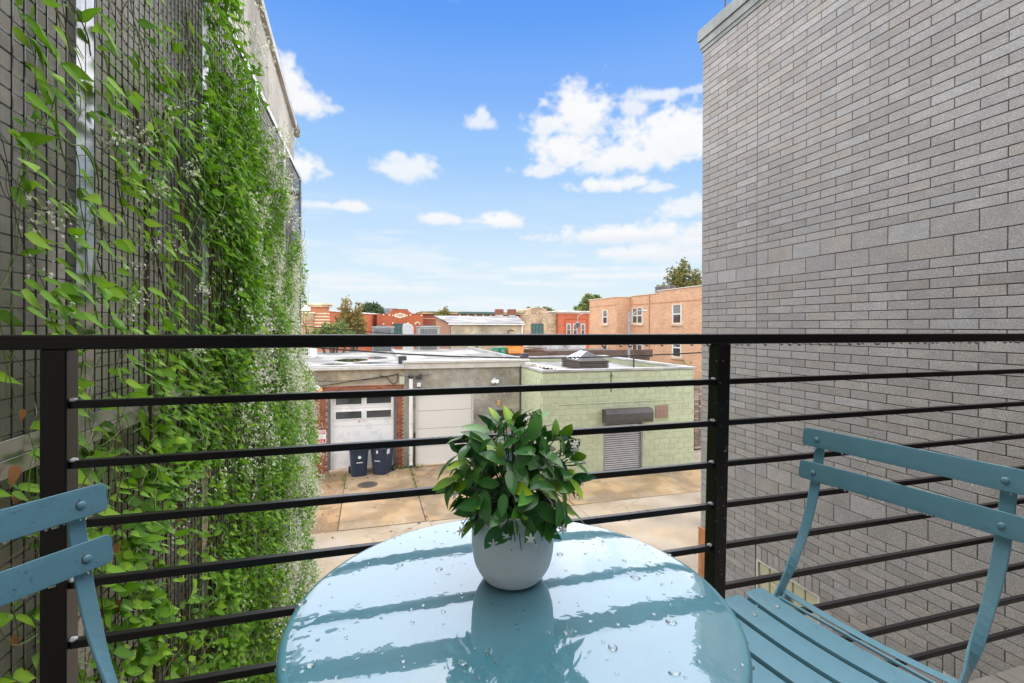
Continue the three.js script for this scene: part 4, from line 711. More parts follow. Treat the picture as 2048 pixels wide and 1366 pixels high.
// ------------------------------------------------------------------ wheeled bins
function bin(name, label, pos, turn, sticker) {
  const t = thing(name, label, 'bin', pos, turn, 'wheeled bins before the garage door');
  const W = [[.245, .28, 0], [.255, .30, .12], [.29, .36, .93]], pr = (y) => { const k = y / .93; return [lerp(.235, .29, k), lerp(.26, .35, k)]; };
  const V = [], I = [], ys = [0, .04, .3, .6, .86, .93], c = .07, K = 8;
  for (const y of ys) { const [a, b] = pr(y); for (const [x, z] of [[-a, -b + c], [-a + c, -b], [a - c, -b], [a, -b + c], [a, b - c], [a - c, b], [-a + c, b], [-a, b - c]]) V.push(x, y, z); }
  for (let i = 0; i < ys.length - 1; i++) for (let k = 0; k < K; k++) { const a = i * K + k, b = i * K + (k + 1) % K; I.push(a, a + K, b, b, a + K, b + K); }
  for (let k = 1; k < K - 1; k++) I.push(0, k, k + 1);
  const g = new THREE.BufferGeometry(); g.setAttribute('position', new THREE.Float32BufferAttribute(V, 3)); g.setIndex(I); const q = g.toNonIndexed(); q.computeVertexNormals();
  const b = part('body', metric(q), MB.navy, t);
  part('rim', rbox(-.31, .31, .86, .95, -.36, .375, .025), MB.navy, t);
  const lid = new THREE.SphereGeometry(.5, 20, 6, 0, 6.2832, 0, Math.PI / 2); lid.scale(.64, .16, .78); lid.translate(0, .952, -.01); const l = part('lid', metric(lid), MB.navy, t);
  part('handle', cyl(.018, .018, .5, 0, .95, -.40, 12, 'x'), MB.navy, t);
  part('recess', [rbox(-.11, .11, .04, .40, .27, .285, .006), rbox(-.105, .105, .52, .70, .305, .322, .006)], std([.012, .022, .045], .6), b);
  const fz = y => pr(y)[1] + .004;
  if (sticker) { const s = rbox(.285, .293, .70, .86, .02, .20, .002); part('sticker', s, std([.62, .68, .74], .5), b); part('tag', rbox(-.03, .03, .74, .84, fz(.8) - .004, fz(.8) + .004, .002), MB.sign, b); }
  else { part('emblem', cyl(.052, .052, .012, 0, .66, fz(.66) + .006, 20, 'z'), std([.55, .68, .60], .5), b); }
  part('bar', cyl(.014, .014, .2, 0, .48, fz(.48) + .012, 10, 'x'), std([.66, .66, .62], .35), b);
  for (const s of [-1, 1]) { const w = part('wheel', cyl(.115, .115, .05, s * .27, .115, -.31, 24, 'x'), MB.rubber, t); part('hub', cyl(.05, .05, .056, s * .27, .115, -.31, 16, 'x'), MB.darkGrey, w); }
}
bin('wheeled_bin', 'dark blue wheeled bin with a pale round emblem, left of the pair', [-.335, G + .005, -17.12], .12, false);
bin('wheeled_bin', 'dark blue wheeled bin turned aside with a white sticker, right of the pair', [.44, G + .005, -17.12], -.55, true);

// ------------------------------------------------------------------ green block building
{
  const t = thing('green_building', 'pale green painted block building with a roller shutter door', 'building'), r = rng(23);
  const X0 = 5.545, X1 = 11.47, Z0 = -15.15, Z1 = -22.2, TP = -.46;
  part('wall', [box(X0 + .012, 7.79, G - .1, TP, Z0 - .2, Z0 - .010), box(9.33, X1, G - .1, TP, Z0 - .2, Z0 - .010), box(7.79, 9.33, -2.2, TP, Z0 - .2, Z0 - .010), box(X0 + .010, X0 + .2, G - .1, TP, Z1, Z0 - .2), box(X1 - .2, X1 - .0, G - .1, TP, Z1, Z0 - .2), box(X0 + .2, X1 - .2, G, TP, Z1 - .2, Z1)], MB.greenJoint, t);
  const front = [], side = [];
  for (let row = 0; row < 18; row++) {
    const y0 = G + row * .2032, y1 = Math.min(y0 + .2032, TP) ; if (y1 - y0 < .05) break;
    const ends = row < 13 && row > -1, small = false;
    for (let x = X0 - (row & 1 ? .2032 : 0); x < X1 - .01; x += .4064) {
      let segs = [[Math.max(x, X0), Math.min(x + .4064, X1)]];
      if (y0 < -2.22) segs = segs.flatMap(([a, b]) => b <= 7.79 || a >= 9.33 ? [[a, b]] : [...(a < 7.77 ? [[a, 7.79]] : []), ...(b > 9.35 ? [[9.33, b]] : [])]);
      if (y1 > -2.2 && y0 < -1.74) segs = segs.flatMap(([a, b]) => b <= 9.83 || a >= 10.37 ? [[a, b]] : [...(a < 9.8 ? [[a, 9.83]] : []), ...(b > 10.4 ? [[10.37, b]] : [])]);
      for (const [a, b] of segs) if (b - a > .03) front.push([a, b, y0, y1]);
    }
    for (let z = Z0 - (row & 1 ? .2032 : 0); z > ZF - .3; z -= .4064) side.push([Math.max(z - .4064, ZF - .3), Math.min(z, Z0), y0, y1]);
  }
  const j = .0035, sh = g => { const uv = g.attributes.uv, o = r() * 3; for (let i = 0; i < uv.count; i++) uv.setXY(i, uv.getX(i) + o, uv.getY(i) + o * 1.7); return g; };
  const mk = ([a, b, y0, y1]) => sh(rbox(a + j, b - j, y0 + j, y1 - j, Z0 - .06, Z0 + (r() - .5) * .004, .003, 1));
  front.slice(0, 300).forEach(f => part('block', mk(f), MB.green[Math.floor(r() * 4)], t));
  stuff(part('block', [...front.slice(300).map(mk), ...side.map(([a, b, y0, y1]) => sh(rbox(X0 + (r() - .5) * .004, X0 + .06, y0 + j, y1 - j, a + j, b - j, .003, 1)))], MB.green[2], t));
  part('patch', [0, 1, 2, 3, 4, 5].map(i => rbox(9.84 + (i % 3) * .178, 9.84 + (i % 3) * .178 + .172, -2.18 + Math.floor(i / 3) * .215, -2.18 + Math.floor(i / 3) * .215 + .208, Z0 - .06, Z0 + .012, .004, 1)), std([.33, .22, .17], .85, T.grain), t);
  part('coping', [rbox(X0 - .03, X1 + .03, TP + .002, TP + .075, Z0 - .23, Z0 + .03, .006), rbox(X0 - .03, X0 + .23, TP + .002, TP + .075, Z1 - .2, Z0 - .231, .006), rbox(X1 - .23, X1 + .03, TP + .002, TP + .075, Z1 - .2, Z0 - .231, .006), rbox(X0 + .231, X1 - .231, TP + .002, TP + .075, Z1 - .23, Z1 + .03, .006)], MB.copingWhite, t);
  part('roof', box(X0 + .2, X1 - .2, TP - .26, TP - .20, Z1, Z0 - .2), std([.30, .30, .305], .55, T.roof), t);
  // roller shutter
  const s = part('shutter', box(7.80, 9.32, G + .02, -2.2, Z0 - .13, Z0 - .12), std([.10, .095, .10], .7), t);
  for (let i = 0; i < 23; i++) { part('slat', rbox(7.83, 9.29, G + .025 + i * .0755, G + .025 + i * .0755 + .050, Z0 - .12, Z0 - .08, .016), MB.shutter, s); }
  part('guide', [box(7.78, 7.83, G, -2.2, Z0 - .14, Z0 - .02), box(9.29, 9.34, G, -2.2, Z0 - .14, Z0 - .02)], std([.30, .30, .31], .5, T.paint, { metalness: .3 }), t);
  const hood = new THREE.Shape([[0, -.10], [.30, -.10], [.32, .02], [.32, .22], [.26, .34], [0, .36]].map(p => new THREE.Vector2(p[0], p[1]))); const hg = new THREE.ExtrudeGeometry(hood, { depth: 1.82, bevelEnabled: true, bevelSize: .008, bevelThickness: .008, bevelSegments: 1 }); hg.rotateY(-Math.PI / 2); hg.translate(9.56, -2.14, Z0); part('shutter_hood', metric(hg), std([.075, .068, .066], .5, T.plaster), t);
  part('lintel_ledge', rbox(6.1, 10.9, -1.575, -1.545, Z0 - .01, Z0 + .018, .004), MB.green[2], t);
  part('downspout_stain', [box(8.05, 8.10, -1.2, -.5, Z0 + .001, Z0 + .006), box(8.03, 8.15, -.66, -.60, Z0 + .001, Z0 + .007)], std([.14, .15, .08], .9, T.grain), t);
  // conduit stubs
  part('vent_pipe', [cyl(.035, .035, .62, 10.35, -.42, -17.5, 10)], MB.dark, t);
  part('vent_stub', [cyl(.05, .05, .22, 10.9, -.6, -16.2, 10)], std([.3, .28, .26], .7), t);
  part('roof_pipe', [cyl(.04, .04, .8, 9.9, -.60, -15.9, 10, 'x')], MB.pvc, t);
}
{
  const t = thing('roof_lantern', 'brown louvred roof vent with a striped glazed hip roof on the green building', 'roof vent', [8.67, -.69, -18.6]);
  const w = .62, d = .96; // half sizes
  part('base', box(-w + .03, w - .03, 0, .36, -d + .03, d - .03), MB.brown, t);
  for (let i = 0; i < 4; i++) for (const [a, b, c, e] of [[-w, w, d - .04, d + .02], [-w - .02, -w + .04, -d, d]]) { const g = rbox(a, b, .02 + i * .088, .02 + i * .088 + .06, c, e, .006); part('louvre', g, MB.brown, t); }
  part('eave', rbox(-w - .06, w + .06, .362, .395, -d - .06, d + .06, .006), MB.brown, t);
  const A = [[-w, .395, d], [w, .395, d], [w, .395, -d], [-w, .395, -d], [0, .74, .34], [0, .74, -.34]], tri = [[0, 1, 4], [1, 2, 5], [1, 5, 4], [2, 3, 5], [3, 0, 4], [3, 4, 5]], V = []; for (const f of tri) for (const i of f) V.push(...A[i]);
  const g = new THREE.BufferGeometry(); g.setAttribute('position', new THREE.Float32BufferAttribute(V, 3)); g.computeVertexNormals(); part('hip_roof', metric(g), std([.055, .052, .052], .5), t);
  for (let i = 0; i < 4; i++) { // pale glazing bars of the left slope
    const z = .50 - i * .36, z2 = .24 - i * .16, P0 = new THREE.Vector3(-w + .03, .425, z), P1 = new THREE.Vector3(-.06, .735, z2);
    part('glazing', sweep([P0.toArray(), P0.clone().lerp(P1, .5).toArray(), P1.toArray()], .16, .012, () => new THREE.Vector3(0, 0, 1), 4), std([.80, .80, .80], .3), t);
  }
}
{
  const t = thing('sheet_roof', 'faded corrugated sheet roof sloping behind the parapet of the green building', 'roof sheet', [7.0, -.62, -17.9], 0);
  const g = new THREE.PlaneGeometry(1.9, 2.6, 60, 1); const p = g.attributes.position; for (let i = 0; i < p.count; i++) p.setZ(i, .02 * Math.sin(p.getX(i) * 40)); g.rotateX(-Math.PI / 2); g.rotateZ(-.14); g.translate(-.45, .14, 0); g.computeVertexNormals(); part('sheet', metric(g), std([.46, .42, .36], .8, T.stain), t);
  part('edge_beam', rbox(-1.35, -1.2, -.1, .34, -1.3, 1.3, .01), std([.48, .44, .38], .8, T.stain), t);
}

// ------------------------------------------------------------------ roof things behind
function puddle(x, z, a, b, seed, y, label) { const s = new THREE.Shape(); for (let i = 0; i <= 40; i++) { const q = i / 40 * 6.2832, k = .7 + .6 * fbm(Math.cos(q) * 1.4 + seed, Math.sin(q) * 1.4 + seed, 3), p = [Math.cos(q) * a * k, Math.sin(q) * b * k]; i ? s.lineTo(...p) : s.moveTo(...p); } const g = new THREE.ShapeGeometry(s, 4); g.rotateX(-Math.PI / 2); g.translate(x, y, z); single('puddle', metric(g), MB.puddle, label, 'puddle'); }
puddle(-.75, -20.6, .62, .9, 3, -.316, 'wide rain puddle towards the back of the tan garage roof, mirroring the tree');
puddle(.05, -18.9, .55, .35, 9, -.315, 'narrow rain puddle near the front right of the tan garage roof');
puddle(-1.2, -18.6, .45, .28, 14, -.315, 'small rain puddle near the front left of the tan garage roof');
puddle(.35, -21.9, .38, .8, 19, -.315, 'long rain puddle at the back right of the tan garage roof');
{
  const t = thing('roof_hut', 'small white roof hut with a dark paned window at the left roof end', 'hut', [-2.6, -.32, -22.4]);
  part('wall', rbox(-1.6, .35, 0, .56, -1, 0, .01), MB.white, t);
  const w = part('window', box(-.42, .12, .10, .44, 0, .02), MB.pane, t); part('muntin', [...[-.42, -.24, -.06, .105].map(x => box(x - .015, x + .015, .10, .44, .02, .035)), ...[.10, .27, .43].map(y => box(-.42, .12, y - .015, y + .015, .036, .05))], MB.white, w);
  part('roof', rbox(-1.7, .45, .562, .62, -1.1, .12, .01), MB.roofGrey, t);
}
function acUnit(label, x, y, z, w, h, d, body, slots) {
  const t = thing('rooftop_air_conditioner', label, 'air conditioner', [x, y, z], 0, 'air conditioners on the roofs');
  part('cabinet', rbox(-w / 2, w / 2, 0, h - .05, -d, 0, .03), body, t); part('top', rbox(-w / 2 - .04, w / 2 + .04, h - .05, h, -d - .04, .04, .015), MB.copingWhite, t);
  for (let i = 0; i < slots; i++) { const x0 = -w / 2 + .13 + i * (w - .26) / slots; part('grille_slat', box(x0, x0 + (w - .26) / slots * .55, .12, h - .14, .001, .03), MB.darkGrey, t); }
  part('fan_ring', cyl(Math.min(w, d) * .38, Math.min(w, d) * .38, .06, 0, h + .03, -d / 2, 24), MB.darkGrey, t);
}
acUnit('grey rooftop air conditioner with dark slotted side, behind the golden tree', .72, -.45, -27.2, 1.15, 1.47, 1.0, std([.20, .225, .24], .5, T.soft), 10);
acUnit('pale rooftop air conditioner with fine grille, left of the sloped grey roof', 3.2, -.45, -27.2, 1.2, 1.50, 1.0, std([.33, .345, .32], .5, T.soft), 12);
{
  const t = thing('exhaust_hood', 'silver curved exhaust duct standing between the rooftop air conditioners', 'duct', [2.05, -.45, -27.0]);
  const m = phy([.62, .62, .62], { roughness: .38, metalness: .8, bumpMap: T.plaster, bumpScale: .01 });
  const s = new THREE.Shape(); s.moveTo(-.28, 0); s.lineTo(.28, 0); s.lineTo(.28, 1.35); s.quadraticCurveTo(.26, 1.62, -.06, 1.64); s.lineTo(-.24, 1.62); s.lineTo(-.28, 1.3); s.lineTo(-.28, 0);
  const g = new THREE.ExtrudeGeometry(s, { depth: .55, bevelEnabled: true, bevelSize: .012, bevelThickness: .012, bevelSegments: 1 }); g.translate(0, 0, -.55); part('duct', metric(g), m, t); part('flange', rbox(-.33, .33, .60, .66, -.60, .05, .006), m, t);
  part('curb', rbox(-.6, .5, 0, .16, -.7, .2, .01), MB.white, t);
}
{
  const t = thing('rear_workshop', 'low dark flat-roofed workshop behind the garages', 'building', [0, 0, 0]);
  part('wall', box(-12, 18, G, -.85, -35.5, -28.4), std([.20, .17, .15], .9, T.stain), t); part('roof', rbox(-12.1, 18.1, -.85, -.72, -35.6, -28.3, .01), std([.13, .12, .115], .8, T.roof), t);
  part('parapet', rbox(5.9, 18.1, -.95, -.45, -28.35, -28.2, .01), std([.12, .085, .07], .8, T.stain), t);
  part('low_roof', box(5.75, 14, -1.10, -1.0, -28.2, -22.5), std([.16, .14, .13], .8, T.roof), t);
}
{
  const t = thing('storage_box', 'bright orange storage box among the clutter behind the white roof', 'box', [7.6, -.40, -25.2]);
  part('body', rbox(-.42, .42, 0, .42, -.5, .3, .02), std([.72, .27, .05], .55, T.paint), t); part('lid', rbox(-.46, .46, .42, .50, -.54, .34, .02), std([.74, .30, .06], .5, T.paint), t); part('band', rbox(-.43, .43, .12, .17, .30, .312, .004), std([.66, .34, .16], .6), t);
  part('stand', rbox(-.4, .4, -.62, 0, -.45, .25, .01), std([.14, .10, .08], .9, T.stain), t);
  for (const [x, l] of [[6.55, 'green crate at the left of the clutter behind the white roof'], [6.95, 'green crate next to the orange storage box']]) { const c = thing('plastic_crate', l, 'crate', [x, -.42, -25.3]); part('body', [rbox(-.16, .16, 0, .03, -.2, .2, .005), rbox(-.16, -.13, .03, .34, -.2, .2, .005), rbox(.13, .16, .03, .34, -.2, .2, .005), rbox(-.129, .129, .03, .12, .17, .2, .005), rbox(-.129, .129, .2, .34, .17, .2, .005)], std([.03, .28, .16], .5), c); part('stand', box(-.2, .2, -.6, 0, -.25, .25), std([.1, .075, .06], .9), c); }
  const r = rng(3), k = thing('timber_pile', 'untidy stack of dark brown boards right of the orange storage box', 'timber', [8.75, -1.0, -25.4]);
  for (let i = 0; i < 18; i++) { const g = new THREE.BoxGeometry(1.3 + r() * .5, .05, .16); g.rotateY((r() - .5) * .5); g.rotateZ((r() - .5) * .16); g.translate((r() - .5) * .4, .1 + i * .045, (r() - .5) * .5); part('board', metric(g), std([.13 + r() * .1, .075 + r() * .04, .055 + r() * .03], .9, T.wood), k); }
}
{
  const t = thing('white_shed', 'long low white painted building behind the dark workshop roof', 'building');
  part('wall', box(12.6, 17.0, -1.9, .25, -40, -36.6), std([.62, .62, .63], .8, T.plaster), t); for (let i = 0; i < 4; i++) part('pilaster', rbox(12.7 + i * 1.40, 12.86 + i * 1.40, -1.9, .2, -36.6, -36.5, .01), std([.66, .66, .67], .8, T.plaster), t); part('coping', rbox(12.5, 17.1, .25, .33, -40.1, -36.5, .01), MB.copingWhite, t);
  part('downpipe', cyl(.05, .05, 1.6, 17.08, -.55, -36.5, 10), MB.pvc, t);
}
{
  const t = thing('tan_workshop', 'tan rendered workshop with a pale sloping roof and white eave', 'building');
  part('wall', box(4.87, 9.50, G, 1.16, -30.25, -30), std([.44, .37, .265], .9, T.stain), t);
  part('side_wall', [poly([[30.02, G], [37, G], [37, 1.72], [30.02, 1.15]], 0, .22)].map(g => { g.rotateY(Math.PI / 2); g.translate(4.87, 0, 0); return metric(g); }), std([.42, .21, .13], .9, T.grain), t);
  part('rear_wall', box(4.9, 11.3, G, 1.7, -37.2, -37), std([.42, .21, .13], .9, T.grain), t);
  const rf = new THREE.BufferGeometry(); const q = [[4.72, 1.27, -29.8], [9.66, 1.27, -29.8], [11.5, 1.86, -37.2], [4.72, 1.86, -37.2]], V = []; for (const i of [0, 1, 2, 0, 2, 3]) V.push(...q[i]); for (const i of [0, 2, 1, 0, 3, 2]) V.push(q[i][0], q[i][1] - .07, q[i][2]); rf.setAttribute('position', new THREE.Float32BufferAttribute(V, 3)); rf.computeVertexNormals(); const rm = part('roof', metric(rf), std([.31, .305, .31], .6, T.roof), t);
  part('eave', rbox(4.72, 9.68, 1.145, 1.235, -29.93, -29.78, .01), MB.white, t);
  part('downpipe', cyl(.05, .05, 3, 9.52, -.35, -29.9, 10), MB.white, t);
  for (const [x, z, y1] of [[9.3, -35.6, 2.36], [10.25, -35.4, 2.36]]) { const c = part('chimney', rbox(x, x + .5, 1.5, y1 - .42, z - .5, z, .01), std([.44, .44, .45], .8, T.plaster), t); part('chimney_cap', rbox(x - .03, x + .53, y1 - .42, y1, z - .53, z + .03, .01), std([.24, .09, .055], .85, T.grain), c); }
  part('conduit', tube([[8.6, .4, -29.96], [8.6, .72, -29.95], [8.62, .8, -29.95], [9.0, .78, -29.95]], .025, 6, 12), MB.brown, t);
}

// ------------------------------------------------------------------ the street beyond
const far = {
  red: std([.36, .10, .045], .9, T.course), red2: std([.46, .125, .06], .9, T.course), salmon: std([.52, .20, .17], .85, T.plaster), cornice: std([.46, .36, .22], .8, T.plaster), stone: std([.60, .50, .36], .8, T.plaster), cream: std([.66, .57, .43], .8, T.plaster), tan: std([.40, .30, .20], .9, T.plaster), apt: std([.57, .335, .205], .9, T.course), aptTrim: std([.62, .56, .46], .8), grey: std([.24, .25, .28], .8, T.plaster), green: std([.05, .10, .085], .6), white: std([.68, .68, .66], .6),
};
function winAt(t, x0, x1, y0, y1, z, frame, pane, cols = 1, rows = 2, deep = .05) {
  const f = part('window', [box(x0 - .07, x0, y0, y1, z, z + deep), box(x1, x1 + .07, y0, y1, z, z + deep), box(x0 - .07, x1 + .07, y1, y1 + .08, z, z + deep), box(x0 - .09, x1 + .09, y0 - .09, y0, z, z + deep + .03)], frame, t);
  part('pane', box(x0, x1, y0, y1, z + .004, z + .012), pane, f);
  const b = []; for (let i = 1; i < cols; i++) { const x = lerp(x0, x1, i / cols); b.push(box(x - .03, x + .03, y0, y1, z + .013, z + deep)); } for (let i = 1; i < rows; i++) { const y = lerp(y0, y1, i / rows); b.push(box(x0, x1, y - .025, y + .025, z + .0135, z + deep - .004)); }
  if (b.length) part('sash_bar', b, frame, f);
}
{
  const t = thing('striped_building', 'tan brick building with pale stripes and cornice, leftmost of the far street', 'building', [0, 0, 0]), z = -50;
  part('wall', box(-12, -5.15, G, 1.9, z - 10, z), std([.47, .235, .145], .9, T.grain), t); part('upper_wall', box(-12, -5.1, 1.55, 2.2, z - 10.05, z + .04), far.cornice, t); part('cornice', rbox(-12.1, -4.98, 2.2, 2.34, z - 10.2, z + .18, .03), far.cream, t);
  for (const y of [1.28, 1.0, .72, .42, .1]) part('band', box(-12, -5.12, y, y + .09, z, z + .045), far.cornice, t);
  part('pilaster', rbox(-6.25, -5.85, G, 1.9, z, z + .1, .02), std([.54, .33, .22], .9, T.grain), t);
}
{
  const t = thing('long_red_building', 'long red brick building with a stone-capped corner tower', 'building');
  // side wall running away to the right
  const A = new THREE.Vector3(-4.0, 0, -50), B = new THREE.Vector3(1.62, 0, -66), len = A.distanceTo(B), ang = Math.atan2(-(B.z - A.z), B.x - A.x);
  const mk = g => { g.rotateY(ang); g.translate(A.x, 0, A.z); return metric(g); };
  part('wall', mk(box(.5, len - 2.6, G, 2.45, -7, 0)), far.red2, t); part('end_wall', mk(box(len - 2.6, len, G, 2.45, -7, .03)), far.salmon, t);
  part('roof_edge', mk(rbox(.3, len + .15, 2.45, 2.60, -7.1, .14, .02)), far.white, t);
  for (const x of [len - 1.9, len - .85]) part('slit_window', mk(box(x, x + .22, 1.3, 2.15, .028, .05)), MB.dark, t);
  part('tower', mk(box(-.3, .5, G, 2.85, -1.4, .1)), std([.50, .20, .10], .9, T.grain), t);
  for (const y of [2.15, 1.85, 1.55, 1.25, .9]) part('quoin', mk(box(-.34, .54, y, y + .12, -1.44, .14)), far.stone, t);
  const cap = part('tower_cap', mk(rbox(-.5, .72, 2.85, 3.0, -1.6, .3, .03)), far.stone, t); part('cap_slab', mk(rbox(-.64, .86, 3.0, 3.2, -1.74, .44, .04)), far.stone, cap);
  part('bulkhead', mk(rbox(1.0, 1.9, 2.6, 3.1, -3, -1, .02)), far.white, t);
}
{
  const t = thing('mission_building', 'dark red brick shop with a stepped gable and a cream lozenge emblem', 'building'), z = -62;
  part('wall', poly([[.9, G], [6.56, G], [6.56, 2.54], [5.10, 2.54], [5.05, 2.78], [4.86, 2.78], [4.62, 3.09], [2.80, 3.09], [2.55, 2.78], [2.42, 2.76], [2.36, 2.52], [.9, 2.52]], z - 6, z), far.red, t);
  part('gable_coping', [[2.8, 4.62, 3.09], [5.06, 6.56, 2.54], [1.9, 2.36, 2.52]].map(([a, b, y]) => box(a, b, y, y + .05, z - .3, z + .05)), std([.30, .075, .035], .9, T.grain), t);
  const e = part('emblem', (() => { const s = new THREE.Shape(); const o = [[-.74, 0], [-.62, .20], [-.30, .24], [0, .36], [.30, .24], [.62, .20], [.74, 0], [.62, -.20], [.30, -.24], [0, -.36], [-.30, -.24], [-.62, -.20]]; o.forEach((p, i) => i ? s.lineTo(...p) : s.moveTo(...p)); const h = new THREE.Path(); [[-.50, 0], [-.42, .10], [-.2, .13], [0, .2], [.2, .13], [.42, .10], [.5, 0], [.42, -.1], [.2, -.13], [0, -.2], [-.2, -.13], [-.42, -.1]].reverse().forEach((p, i) => i ? h.lineTo(...p) : h.moveTo(...p)); s.holes.push(h); const g = new THREE.ExtrudeGeometry(s, { depth: .05, bevelEnabled: false }); g.translate(3.70, 2.33, z); return metric(g); })(), far.cream, t);
  part('emblem_field', poly([[3.22, 2.33], [3.3, 2.43], [3.5, 2.46], [3.7, 2.52], [3.9, 2.46], [4.1, 2.43], [4.18, 2.33], [4.1, 2.23], [3.9, 2.2], [3.7, 2.14], [3.5, 2.2], [3.3, 2.23]], z, z + .02), std([.56, .40, .30], .8), e);
  part('emblem_gem', [poly([[3.5, 2.33], [3.58, 2.39], [3.66, 2.33], [3.58, 2.27]], z + .02, z + .03), poly([[3.74, 2.33], [3.82, 2.39], [3.9, 2.33], [3.82, 2.27]], z + .02, z + .03)], std([.30, .02, .02], .7), e);
  for (const [x, y] of [[2.42, 2.39], [4.98, 2.41], [2.80, 1.38], [4.68, 1.40], [1.70, 2.43], [1.70, 1.27], [6.35, 2.36], [2.84, 2.33], [4.56, 2.33]]) part('stone_boss', cyl(.10, .10, .07, x, y, z + .03, 12, 'z'), far.cream, t);
  winAt(t, 2.98, 4.28, .0, 1.26, z, far.green, MB.paneTeal, 3, 2, .08);
  part('niche', (() => { const s = new THREE.Shape(); s.absarc(5.86, 1.2, .40, 0, Math.PI); s.lineTo(5.64, 1.2); s.absarc(5.86, 1.2, .20, Math.PI, 0, true); const g = new THREE.ExtrudeGeometry(s, { depth: .06, bevelEnabled: false }); g.translate(0, 0, z); return metric(g); })(), far.stone, t);
}
{
  const t = thing('corniced_row', 'long brown brick shop row with tan cornice and a dark green awning band', 'building'), z = -64;
  part('wall', box(6.7, 21.2, G, 2.55, z - 8, z), std([.27, .085, .05], .9, T.grain), t); part('cornice', rbox(6.6, 21.3, 2.6, 2.86, z - 8.1, z + .3, .04), far.cornice, t); part('cornice_lip', rbox(6.5, 21.4, 2.86, 2.98, z - 8.2, z + .45, .03), std([.30, .29, .24], .7, T.plaster), t);
  part('awning_band', rbox(11.4, 17.0, 2.62, 2.95, z + .31, z + .6, .02), far.green, t); for (let i = 0; i < 6; i++) part('bracket', rbox(11.5 + i * 1.06, 11.7 + i * 1.06, 2.40, 2.6, z, z + .3, .02), far.cream, t);
  part('string_course', box(6.7, 21.2, 1.95, 2.07, z, z + .08), std([.50, .27, .16], .8), t); part('corner_post', rbox(20.6, 21.2, G, 2.55, z, z + .12, .02), std([.38, .11, .06], .9, T.grain), t);
  const a = part('arched_window', (() => { const s = new THREE.Shape(); s.moveTo(-.5, 0); s.lineTo(-.5, 1.0); s.absarc(0, 1.0, .5, Math.PI, 0, true); s.lineTo(.5, 0); const g = new THREE.ExtrudeGeometry(s, { depth: .06, bevelEnabled: false }); g.translate(20.0, .3, z + .1); return metric(g); })(), far.white, t); part('pane', box(19.65, 20.35, .3, 1.3, z + .161, z + .17), MB.pane, a);
}
{
  const t = thing('tan_gable_building', 'tan shop building with an arched gable and small white studs', 'building'), z = -62;
  const o = [[20.05, G], [24.68, G], [24.68, 2.66], [23.3, 2.66], [23.22, 2.95], [23.22, 3.25]]; for (let i = 0; i <= 10; i++) { const x = lerp(23.22, 20.55, i / 10); o.push([x, 3.25 + .32 * Math.sin(i / 10 * Math.PI)]); } o.push([20.55, 2.95], [20.42, 2.62], [20.05, 2.60]);
  part('wall', poly(o, z - 6, z), far.tan, t); const rim = []; for (let i = 0; i < 10; i++) { const x0 = lerp(23.22, 20.55, i / 10), x1 = lerp(23.22, 20.55, (i + 1) / 10), y0 = 3.25 + .32 * Math.sin(i / 10 * Math.PI), y1 = 3.25 + .32 * Math.sin((i + 1) / 10 * Math.PI); rim.push(poly([[x1, y1], [x0, y0], [x0, y0 + .07], [x1, y1 + .07]], z - .3, z + .08)); } part('gable_rim', rim, far.stone, t); part('coping', [box(23.25, 24.72, 2.66, 2.74, z - .3, z + .08), box(20.0, 20.5, 2.6, 2.68, z - .3, z + .08)], far.stone, t);
  for (let i = 0; i < 12; i++) part('dentil', box(21.05 + i * .14, 21.12 + i * .14, 2.78, 2.86, z, z + .03), std([.24, .17, .11], .9), t); part('keystone', cyl(.09, .09, .06, 21.87, 2.82, z + .03, 10, 'z'), far.white, t);
  for (const [x, y] of [[20.85, 1.95], [22.85, 1.95], [20.85, 1.42], [22.85, 1.42], [23.72, 1.62], [24.18, 1.62], [23.72, .62], [24.18, .62]]) part('stud', cyl(.09, .09, .06, x, y, z + .03, 10, 'z'), far.cream, t);
  winAt(t, 21.08, 22.70, .05, 1.34, z, far.green, MB.paneTeal, 3, 2, .08);
}
{
  const t = thing('red_cornice_building', 'orange red brick building with a white cornice and three narrow windows', 'building'), z = -61.5;
  part('wall', box(24.75, 31, G, 2.82, z - 8, z), far.red2, t); part('frieze', rbox(24.68, 31.1, 2.82, 2.98, z - 8.1, z + .15, .03), far.white, t); part('cornice', rbox(24.4, 31.3, 2.98, 3.18, z - 8.3, z + .45, .04), std([.60, .60, .58], .7, T.plaster), t);
  part('panel_surround', [box(25.7, 25.82, -.2, 2.0, z, z + .07), box(29.0, 29.12, -.2, 2.0, z, z + .07), box(25.7, 29.12, 2.0, 2.12, z, z + .071)], far.red, t);
  for (const x of [26.02, 26.98, 28.16]) { winAt(t, x, x + .48, -.2, 1.32, z, far.white, MB.pane, 1, 2, .08); }
}
for (const [n, x0, x1, y1, z, l] of [[0, 4.9, 9.6, 6.9, -175, 'distant grey office block behind the dark red gable'], [1, -17.0, -14.6, 5.9, -175, 'distant pale grey block at the far left of the skyline'], [2, -10.8, -7.0, 7.0, -178, 'distant grey block behind the golden tree top']]) {
  const t = thing('office_block', l, 'building'); part('wall', box(x0, x1, G, y1, z - 14, z), far.grey, t); part('roof_slab', rbox(x0 - .2, x1 + .2, y1, y1 + .35, z - 14.2, z + .2, .05), std([.34, .35, .38], .7), t); for (let i = 0; i < 3; i++) part('window_band', box(x0 + .3, x1 - .3, y1 - 1.2 - i * 1.5, y1 - .5 - i * 1.5, z, z + .06), std([.12, .15, .19], .3), t);
}
